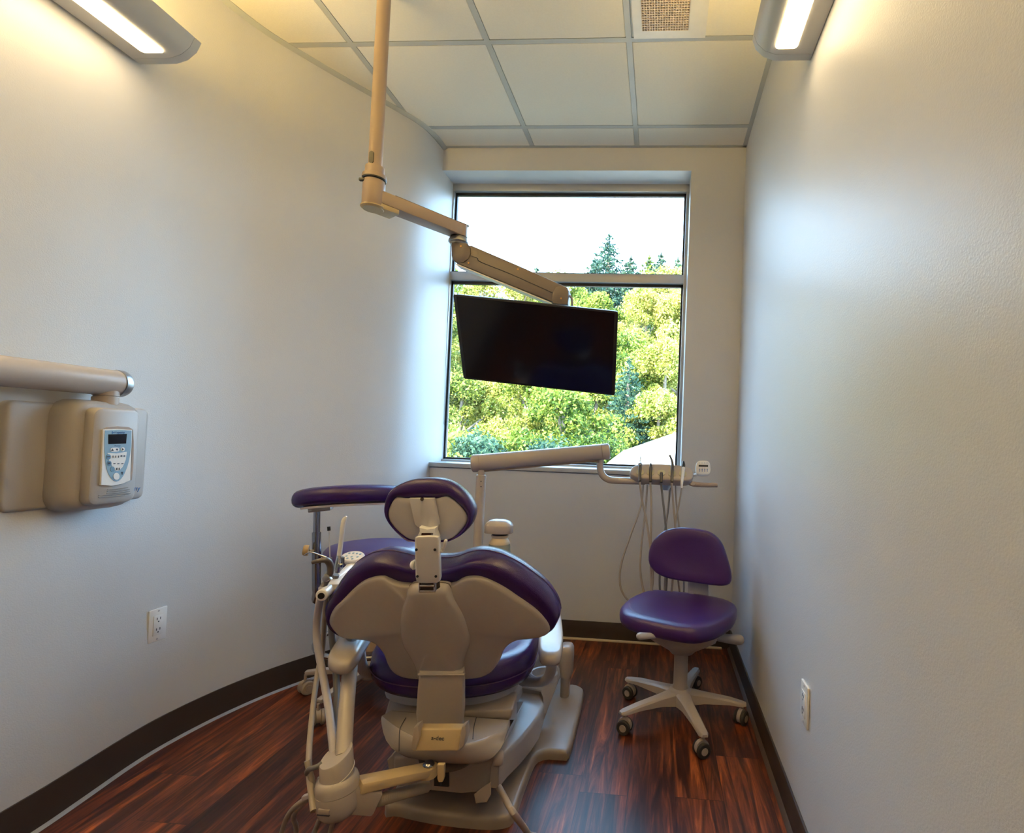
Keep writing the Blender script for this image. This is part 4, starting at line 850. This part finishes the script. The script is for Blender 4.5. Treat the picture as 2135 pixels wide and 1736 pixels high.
for x in (1548, 1592, 1638, 1683): m.disc(kz(x, 398), n_k, .0020, .001, 10)
m.m(2)
for y in (516, 542):
    for x in (1548, 1594, 1640, 1686): m.disc(kz(x, y), n_k, .0024, .001, 10)
m.m(3)
for x in (1548, 1594, 1640, 1686): m.disc(kz(x, 490), n_k, .0018, .001, 10)
m.build('keypad_key', [black, blue_l, blue_k, ink_g], kpad)
m = MB(); tb = A(1386, 1008, 2.56); m.lathe([(.018, -.035), (.024, -.02), (.024, .02)], tb+V((.01, 0, .005)), n=20); m.bar(A(1345, 1003, 2.53), A(1410, 1006, 2.53), .05, .02, bevel=.004); m.build('under_bracket', mat('pale_blue_grey', (.42, .45, .50), .4), du)
# bottle holder on the post
bcx = A(1039, 1100, 2.37)
m = MB(); oB = [(-.058, -.030), (-.058, .030), (-.02, .046), (.02, .046), (.055, .030), (.065, 0), (.055, -.030), (.02, -.046), (-.02, -.046)]
oB = sm([V((bcx.x+a, 2.38+b, 0)) for a, b in oB], 44); zb0, zb1 = A(1030, 1112, 2.35).z, A(1030, 1097.5, 2.34).z
def lift(z, k): 
    c = V((bcx.x, 2.38, z)); return [V((c.x+(p.x-c.x)*k, c.y+(p.y-c.y)*k, z)) for p in oB]
m.loft([lift(zb0, .98), lift(zb0+.003, 1), lift(zb1, 1), lift(zb1+.003, .985), lift(zb1+.012, .90), lift(zb1+.022, .72), lift(zb1+.028, .40)]); m.build('bottle_holder', cream, du, sharp=50)
wbz = zb0; bx0 = A(1042, 1120, 2.38).x
wb = thing('water_bottle', (bx0, 2.38, wbz-.16), 'frosted plastic water bottle with beige collar hanging under the bottle holder', 'bottle')
m = MB(); m.lathe([(.047, -.050), (.0475, -.046), (.043, -.036), (.036, -.027), (.0345, -.023), (.039, -.016), (.039, -.011), (.034, -.009)], (bx0, 2.38, wbz), n=32); m.build('collar', mat('warm_beige', (.58, .47, .32), .4), wb)
m = MB(); m.lathe([(.036, -.0105), (.030, .0)], (bx0, 2.38, wbz), n=24); m.build('bottle_neck', rubber, wb)
m = MB(); m.lathe([(.002, -.20), (.044, -.20), (.054, -.19), (.0545, -.14), (.053, -.09), (.050, -.062), (.046, -.048)], (bx0, 2.38, wbz), n=36); m.build('bottle_body', bottle_m, wb)

# handpieces in the tray slots, each with its hose looping down and back up under the tray
hdark = mat('gunmetal2', (.10, .09, .085), .28, metal=.6)
def dp(x, y, e=.018): return A(*D(x, y), ty(min(y, 720))-e)
def loop(down, up, y0=2.47, y1=2.55):
    L = [A(u, v, y0) for u, v in down]+[A(u, v, y1) for u, v in up]
    return L
def handpiece(name, lab, parts, hs, hm, r):
    t = thing(name, dp(*parts[0][1][0]), lab, 'dental tool', 'handpieces in the tray slots')
    for nm, pts, rad, mt_ in parts:
        m = MB(); m.tube([dp(x, y) for x, y in pts], rad, 14, k=4); m.build(nm, mt_, t)
    m = MB(); m.tube(hs, r, 10); m.build('hose', hm, t)
    return t
handpiece('air_water_syringe', 'syringe with ball head and long thin nozzle in the tray slot nearest the elbow tube', [('handle', [(470, 720), (470, 600), (472, 480), (473, 440)], [.0062, .0068, .0078, .0070], hdark), ('ball_head', [(473, 445), (474, 412), (475, 380)], [.0060, .0108, .0060], chrome), ('nozzle', [(475, 375), (478, 330), (487, 240), (492, 160), (498, 130)], [.0032, .0026, .0013, .0012, .0010], olive)],
          loop([(1334, 1003), (1338, 1040), (1346, 1075), (1353, 1120), (1359, 1170), (1361, 1215), (1350, 1258)], [(1325, 1260), (1303, 1243), (1292.5, 1215), (1296, 1172), (1316, 1112), (1336, 1055), (1341, 1008)]), hose_m, .0050)
handpiece('motor_handpiece', 'short stubby black handpiece with a metal collar in the second tray slot', [('handle', [(660, 730), (662, 600), (666, 500), (668, 460)], [.0068, .0070, .0082, .0074], hdark), ('metal_tip', [(668, 462), (668, 430), (667, 395)], [.0062, .0050, .0034], black)],
          loop([(1356, 1004), (1358, 1050), (1357, 1120), (1357, 1190), (1358, 1235)], [(1352, 1258), (1342, 1232), (1335, 1190), (1337, 1140), (1345, 1070), (1350, 1010)]), hose_m, .0052)
handpiece('coupling_hose', 'bare dark hose end without a tool in the middle tray slot', [('coupling', [(858, 740), (858, 640), (860, 570)], [.0066, .0068, .0068], hdark), ('copper_end', [(860, 576), (860, 560)], [.0050, .0050], gold)],
          loop([(1378, 1006), (1383, 1050), (1388, 1100), (1391, 1160), (1389, 1225)], [(1384, 1262), (1377, 1240), (1376, 1190), (1386, 1110), (1393, 1060), (1398, 1010)]), hose_d, .0052)
handpiece('drill_handpiece', 'dark curved handpiece with an angled metal head in the fourth tray slot', [('handle', [(1050, 735), (1050, 640), (1056, 520), (1060, 420), (1050, 350), (1025, 285), (1012, 262)], [.0066, .0070, .0078, .0072, .0060, .0048, .0040], hdark), ('drill_head', [(996, 262), (1012, 256), (1030, 250)], [.0042, .0052, .0040], brushed)],
          loop([(1400, 1005), (1404, 1050), (1408, 1105), (1405, 1170), (1400, 1235)], [(1392, 1262), (1386, 1225), (1390, 1160), (1388, 1105), (1394, 1050), (1397, 1012)]), hose_m, .0052)
handpiece('scaler_handpiece', 'white handpiece with a black pointed cap in the tray slot next to the keypad', [('handle', [(1225, 840), (1230, 740), (1245, 620), (1256, 500), (1258, 470)], [.0046, .0060, .0074, .0082, .0082], white), ('black_cap', [(1258, 475), (1258, 430), (1258, 380), (1258, 358)], [.0086, .0088, .0062, .0036], black)],
          loop([(1422, 1014), (1417, 1045), (1409, 1085), (1406, 1130), (1412, 1185), (1416, 1225)], [(1422, 1255), (1426, 1220), (1422, 1150), (1415, 1090), (1410, 1045), (1409, 1012)]), hose_m, .0045)

# ------------------------------------------------------------------ operator's stool
OX, OY = .12, 2.195
os2 = thing('operator_stool', (OX, OY, 0), 'purple wheeled stool with a low backrest on a beige five-star base', 'stool')
S = lambda x, y: (1220+x/2.412, 900+y/2.412)
seatL = [(173, 915), (185, 885), (240, 830), (330, 793), (420, 799), (520, 811), (620, 830), (715, 857), (757, 885), (764, 912), (748, 962), (700, 1012), (640, 1050), (560, 1074), (450, 1058), (330, 1022), (230, 985), (183, 948)]
sz = .395; op = []
for x, y in seatL:
    k = min(1, max(0, (y-795)/280)); q = Zp(*S(x, y), sz+.030-.058*k); q.z = sz; op.append(q)
op = sm(op, 64)
m = MB(); m.pillow(op, Zv, [(1, .004), (.99, .018), (.965, .028), (.92, .034), (.8, .036), (.5, .030), (.15, .026)], [(.995, -.010), (.97, -.024), (.9, -.032), (.4, -.034)]); so2 = m.build('seat', purple2, os2, sharp=75)
backL = [(320, 645), (324, 592), (345, 545), (390, 502), (440, 484), (505, 480), (580, 490), (640, 508), (688, 556), (718, 635), (737, 715), (732, 758), (700, 773), (640, 770), (540, 756), (430, 738), (368, 714), (334, 682)]
n_s = V((-.18, -.95, .12)).normalized(); P_s = A(1440, 1160, 2.44)
ob = sm([PL(*S(x, y), P_s, n_s) for x, y in backL], 64)
m = MB(); m.pillow(ob, n_s, [(1, .004), (.99, .014), (.96, .022), (.9, .026), (.6, .022), (.2, .018)], [(.99, -.012), (.96, -.022), (.85, -.028), (.4, -.03)]); ob2 = m.build('backrest', purple2, os2, sharp=75)
m = MB(); b0, b1 = A(1456, 1195, 2.47), A(1455, 1262, 2.47); m.prism([A(u, v, 2.455) for u, v in ((1435, 1190), (1477, 1190), (1478, 1290), (1433, 1290))], [A(u, v, 2.472) for u, v in ((1435, 1190), (1477, 1190), (1478, 1290), (1433, 1290))], .004, 2)
m.bar(A(1455, 1285, 2.463), V((OX+.02, OY+.03, .345)), .085, .014, .07, .014, .004); m.build('back_bracket', grey_p, os2)
m = MB(); m.box(A(1442, 1235, 2.452), (.02, .008, .022), .003); m.build('adjust_button', hose_g, os2)
mech = [(330, 1038), (640, 1060), (590, 1085), (545, 1110), (515, 1140), (470, 1135), (410, 1110), (360, 1075)]
m = MB(); cN = V((OX, OY, 0))
def oct_(z, w, d): return [V((OX+a, OY+b, z)) for a, b in rrect(w, d, min(w, d)*.25, 3)]
m.loft([oct_(.268, .085, .10), oct_(.285, .11, .13), oct_(.315, .20, .20), oct_(.340, .27, .25), oct_(.362, .28, .27)]); m.build('tilt_mechanism', beige, os2, sharp=60)
m = MB(); m.tube([A(*S(350, 1025), 2.05), A(*S(275, 1027), 2.02)], [.010, .014], 14, round_end=True); m.build('adjust_lever', grey_p, os2); m = MB(); m.tube([A(*S(640, 1025), 2.25), A(*S(720, 1040), 2.25), A(*S(775, 1045), 2.25)], [.016, .019, .021], 14, round_end=True); m.build('adjust_lever', grey_p, os2)
m = MB(); m.lathe([(.034, .09), (.034, .12), (.0285, .135), (.0285, .27)], (OX, OY, 0), n=24); m.build('gas_column', beige, os2)
m = MB(); m.lathe([(.045, .060), (.052, .075), (.052, .100), (.040, .118), (.034, .122)], (OX, OY, 0), n=28); m.build('base_hub', steel_p, os2)
for ex_, ey_ in ((-.100, 2.045), (.195, 1.935), (.370, 2.18), (-.095, 2.325), (.205, 2.47)):
    e = V((ex_, ey_, 0)); d = (e-cN).normalized(); L_ = (e-cN).length
    m = MB(); s_ = V((-d.y, d.x, 0)); rr_ = []
    for k, w, zt_, zb_ in ((.035, .062, .112, .062), (.10, .046, .106, .072), (.20, .040, .096, .076), (L_, .036, .086, .072), (L_+.016, .022, .083, .074)):
        p = cN+d*k
        rr_.append([p+s_*w/2+Zv*zb_, p+s_*w/2+Zv*(zt_-.006), p+s_*w*.34+Zv*zt_, p-s_*w*.34+Zv*zt_, p-s_*w/2+Zv*(zt_-.006), p-s_*w/2+Zv*zb_])
    m.loft(rr_); m.build('base_leg', steel_p, os2, sharp=40)
    caster(os2, e, random.uniform(.3, 1.3)+(2.2 if ex_ < 0 else 0), beige, rubber)

# ------------------------------------------------------------------ outside
m = MB(); gy = [3.6, 8, 14, 20, 28, 38, 50, 70]; gz = [-4.2, -4.0, -3.4, -2.4, -.5, 2.5, 6., 8.]
m.loft([[V((-70, y, z)), V((-20, y, z+.4)), V((0, y, z)), V((20, y, z+.6)), V((70, y, z))] for y, z in zip(gy, gz)], False, False, closed=False)
struct(m.build('ground', ground_m))
def leaf_quad(bm, p, s_, rng):
    a = V((rng.gauss(0, 1), rng.gauss(0, 1), rng.gauss(0, 1))).normalized(); b = a.cross(V((rng.gauss(0, 1), rng.gauss(0, 1), rng.gauss(0, 1)))).normalized()
    vs = [bm.verts.new(p+q) for q in (a*s_, b*s_*.55, -a*s_, -b*s_*.55)]; bm.faces.new(vs)
def tree_proto(seed, h, w, nleaf, ls, slender):
    rng = random.Random(seed); bm = bmesh.new(); blobs = []
    for i in range(70):
        t = rng.random()**.8; z = h*(.16+.80*t); rmax = w*(1-(abs(t-.42)/.62)**2.2)*.5
        a = rng.uniform(0, 2*PI); r = max(.1, rmax)*rng.uniform(.2, .95)
        blobs.append((V((r*math.cos(a), r*math.sin(a), z)), rng.uniform(.4, 1.)*w*.15*(1-.3*t)))
    for i in range(nleaf):
        c, r = rng.choice(blobs); d = V((rng.gauss(0, 1), rng.gauss(0, 1), rng.gauss(0, .8))).normalized()
        leaf_quad(bm, c+d*r*rng.uniform(.55, 1.08), ls*rng.uniform(.6, 1.3), rng)
    me = bpy.data.meshes.new('foliage'); bm.to_mesh(me); bm.free()
    m = MB(); m.tube([V((0, 0, -.3)), V((.06, .03, h*.3)), V((-.05, 0, h*.6)), V((.02, 0, h*.88))], [w*.035, w*.028, w*.018, w*.006], 8, k=3)
    for i in range(7):
        c, r = rng.choice(blobs); m.tube([V((0, 0, max(.3, c.z-h*.15))), c*.6+V((0, 0, c.z*.35)), c], [w*.012, w*.008, w*.004], 6, k=3)
    tb = bpy.data.meshes.new('trunk'); m.bm.to_mesh(tb); m.bm.free()
    return me, tb
def conifer_proto(seed, h, w, nleaf, ls):
    rng = random.Random(seed); bm = bmesh.new(); lv = int(h*2.6)
    br_ = []
    for k in range(lv):
        t = (k+.3)/lv; rm = w*.5*(1-t)**.9
        for j in range(8):
            a = (j+k*.37)*2*PI/8+rng.gauss(0, .2); br_.append((h*(.05+.945*t)+rng.gauss(0, .06), a, rm*rng.uniform(.6, 1.1)))
    wts = [b[2]**1.3+.05 for b in br_]
    for z, a, rm in rng.choices(br_, wts, k=nleaf):
        f = rng.random()**.7; r = rm*f; sp_ = rm*.20*(1-f*.6)
        leaf_quad(bm, V((r*math.cos(a)+rng.gauss(0, sp_), r*math.sin(a)+rng.gauss(0, sp_), z-r*.30+.12*r*f+rng.gauss(0, .05))), ls*rng.uniform(.6, 1.2), rng)
    for i in range(60): leaf_quad(bm, V((rng.gauss(0, .05), rng.gauss(0, .05), h*rng.uniform(.93, 1.))), ls*.6, rng)
    me = bpy.data.meshes.new('foliage'); bm.to_mesh(me); bm.free()
    m = MB(); m.tube([V((0, 0, -.3)), V((0, 0, h*.5)), V((0, 0, h))], [w*.03, w*.02, .015], 8, k=2); tb = bpy.data.meshes.new('trunk'); m.bm.to_mesh(tb); m.bm.free()
    return me, tb
def gz_at(x, y):
    for a, b, c, d in zip(gy[:-1], gy[1:], gz[:-1], gz[1:]):
        if a <= y <= b: return c+(d-c)*(y-a)/(b-a)
    return gz[-1]
PROT = {}
for k, (sd, h, w, n, l) in {'a': (1, 8, 5.5, 30000, .068), 'b': (2, 9, 5, 30000, .068), 'c': (3, 7, 5.5, 28000, .062), 'd': (4, 5, 3.6, 20000, .046)}.items(): PROT[k] = (tree_proto(sd, h, w, n, l, 0), h)
PROT['f'] = (conifer_proto(11, 16, 17., 40000, .14), 16); PROT['g'] = (conifer_proto(12, 12, 13., 32000, .13), 12)
def matcopy(me, m_): c = me.copy(); c.materials.clear(); c.materials.append(m_); return c
PM = {}
for k, ((fo, tr), h) in PROT.items():
    tr.materials.append(bark)
    for q in fo.polygons: q.use_smooth = False
LM = {'y': leaf_y, 'g': leaf_g, 'n': leaf_b}
def tree(name, u, vtop, y, proto, lf, lab, rz, base=None):
    """a tree standing at depth y whose top shows at (u, vtop)"""
    (fo, tr), h = PROT[proto]; tp_ = A(u, vtop, y); zb_ = gz_at(tp_.x, y) if base is None else base
    s_ = (tp_.z-zb_)/h
    t = thing(name, (tp_.x, y, zb_), lab, 'tree', 'trees on the hillside outside the window')
    t.scale = (s_, s_, s_); t.rotation_euler = (0, 0, rz)
    if proto+lf not in PM: PM[proto+lf] = matcopy(fo, LM[lf])
    for nm, me in (('foliage', PM[proto+lf]), ('trunk', tr)):
        o = bpy.data.objects.new(nm, me); COL.objects.link(o); o.parent = t
    return t
FG = 'leafy yellow-green tree on the hillside outside the window'
specs = [
 # far row on the crest
 ('conifer', 1271, 484, 46, 'f', 'n', 'tallest dark conifer rising above the tree line in the upper window pane'),
 ('conifer', 1240, 536, 47, 'g', 'n', 'small conifer just to the left of the tallest conifer on the crest'),
 ('conifer', 1316, 532, 46, 'g', 'n', 'small conifer just to the right of the tallest conifer on the crest'),
 ('conifer', 1379, 526, 46, 'g', 'n', 'broad conifer nearest the window jamb but one on the crest'),
 ('conifer', 1354, 530, 48, 'g', 'g', 'yellowish green conifer midway between the tallest conifer and the window jamb'),
 ('conifer', 1414, 536, 45, 'g', 'n', 'conifer at the window jamb, last one on the crest'),
 ('conifer', 1120, 555, 48, 'g', 'n', 'tiny conifer tip showing above the spring arm of the monitor'),
 ('conifer', 985, 590, 44, 'f', 'n', 'dark conifer in the corner of the lower pane above the monitor'),
 ('conifer', 945, 545, 42, 'g', 'g', 'green conifer behind the monitor arm beside the curved wall'),
 ('leafy_tree', 1010, 575, 38, 'a', 'y', 'pale yellow tree showing between spring arm and monitor'),
 ('leafy_tree', 1090, 572, 38, 'b', 'y', 'yellow tree directly behind the spring arm'),
 ('leafy_tree', 1165, 568, 40, 'c', 'g', 'green tree behind the lower end of the spring arm'),
 ('leafy_tree', 1245, 606, 32, 'a', 'g', 'green tree just beyond the upper corner of the monitor'),
 ('leafy_tree', 1350, 592, 30, 'b', 'y', 'tall yellow-green tree filling the window between monitor and jamb'),
 ('leafy_tree', 1425, 600, 30, 'a', 'y', 'bright yellow tree cut off by the window jamb'),
 ('leafy_tree', 1395, 552, 38, 'c', 'y', 'yellow treetop below the conifers in the upper pane'),
 ('leafy_tree', 940, 650, 26, 'b', 'y', 'pale tree along the curved wall side of the lower pane'),
 ('leafy_tree', 1060, 640, 28, 'c', 'g', 'green tree hidden mostly behind the monitor'),
 ('leafy_tree', 1180, 650, 26, 'b', 'g', 'green tree behind the middle of the monitor'),
 ('leafy_tree', 1295, 690, 24, 'c', 'g', 'darker green tree along the side edge of the monitor'),
 ('leafy_tree', 1390, 700, 22, 'a', 'y', 'bright tree above the white roof at the jamb'),
 ('leafy_tree', 965, 775, 18, 'c', 'y', 'pale yellow tree under the lower corner of the monitor beside the curved wall'),
 ('leafy_tree', 1040, 770, 19, 'a', 'y', 'yellow tree under the middle of the monitor'),
 ('leafy_tree', 1105, 765, 17, 'b', 'y', 'bright yellow tree with thin trunks below the monitor'),
 ('leafy_tree', 1178, 790, 14, 'd', 'g', 'slim young green tree standing in front of the hillside below the monitor'),
 ('leafy_tree', 1245, 780, 18, 'c', 'y', 'yellow-green tree above the thick end of the delivery arm'),
 ('leafy_tree', 1375, 810, 16, 'c', 'y', 'bushy bright tree right behind the white roof'),
 ('conifer', 1312, 745, 16.5, 'f', 'n', 'dark shaded conifer between two bright trees beside the monitor'),
 ('shrub', 985, 890, 11, 'd', 'n', 'blue-green shrub in the bottom corner of the window by the curved wall'),
 ('shrub', 935, 880, 11, 'd', 'g', 'green shrub at the bottom of the window against the curved wall'),
 ('shrub', 1060, 895, 12, 'd', 'g', 'green shrub at the bottom of the window above the delivery arm'),
 ('shrub', 1130, 905, 12, 'd', 'n', 'dark shrub behind the middle of the delivery arm'),
 ('shrub', 1235, 895, 12, 'd', 'g', 'green shrub at the edge of the white roof'),
]
rz = random.Random(5)
for nm, u, v, y, pr, lf, lab in specs: tree(nm, u, v, y, pr, lf, lab, rz.uniform(0, 6.28))
# neighbouring building with a bright roof
nb = thing('building', A(1360, 985, 9), 'low building with a sunlit white roof at the bottom of the window', 'building')
r0, r1, r2 = A(1225, 1000, 8.0), A(1500, 1000, 8.0), A(1404, 903, 11.5); rn = (r1-r0).cross(r2-r0).normalized()
rf = [r0]+[PL(u, v, r0, rn) for u, v in ((1272, 960), (1300, 939), (1404, 903), (1480, 880))]+[r1]
m = MB(); m.prism(rf, [p+V((0, .1, -.18)) for p in rf]); m.build('roof', roof_m, nb, smooth=False)
m = MB(); q = [p+V((0, .25, -.2)) for p in rf]; m.prism(q, [V((p.x, p.y, -4.3)) for p in q]); m.build('wall', mat('building_wall', (.5, .48, .45), .8), nb, smooth=False)

# ------------------------------------------------------------------ light
def fill_panel(y):  # added panel out of view, lifts the ambient light in the room
    t = thing('fill_light_panel', (-.5, y, CZ), 'added square fill light panel overhead, out of view behind the viewer', 'ceiling light')
    m = MB(); m.box((-.49, y, CZ-.006), (.58, .58, .010), .002); m.build('frame', fix_m, t)
    m = MB(); m.box((-.49, y, CZ-.012), (.52, .52, .003)); m.build('diffuser', mat('fill_glow', (.9, .9, .9), .4, emit=(1., .78, .70), estr=2.), t, smooth=False)
fill_panel(-1.2)
sun = bpy.data.lights.new('sun', 'SUN'); sun.energy = 38.; sun.angle = .01; sun.color = (1., .93, .70)
so_ = bpy.data.objects.new('sun', sun); COL.objects.link(so_); so_.rotation_euler = V((.55, .65, -.62)).to_track_quat('-Z', 'Y').to_euler()
w = bpy.data.worlds.new('sky'); scene.world = w; w.use_nodes = True; nt = w.node_tree; bg = nt.nodes['Background']
tc = nt.nodes.new('ShaderNodeTexCoord'); sx_ = nt.nodes.new('ShaderNodeSeparateXYZ'); nt.links.new(tc.outputs['Generated'], sx_.inputs[0])
rp = nt.nodes.new('ShaderNodeValToRGB'); rp.color_ramp.elements[0].position = 0.; rp.color_ramp.elements[0].color = (.60, .84, 1., 1); rp.color_ramp.elements[1].position = .8; rp.color_ramp.elements[1].color = (.30, .60, 1., 1)
nt.links.new(sx_.outputs['Z'], rp.inputs[0]); nt.links.new(rp.outputs[0], bg.inputs['Color']); bg.inputs['Strength'].default_value = 13.

scene.view_settings.view_transform = 'Standard'; scene.view_settings.look = 'None'; scene.view_settings.exposure = 0.; scene.view_settings.gamma = 1.
scene.cycles.max_bounces = 10; scene.cycles.diffuse_bounces = 5; scene.cycles.transparent_max_bounces = 16
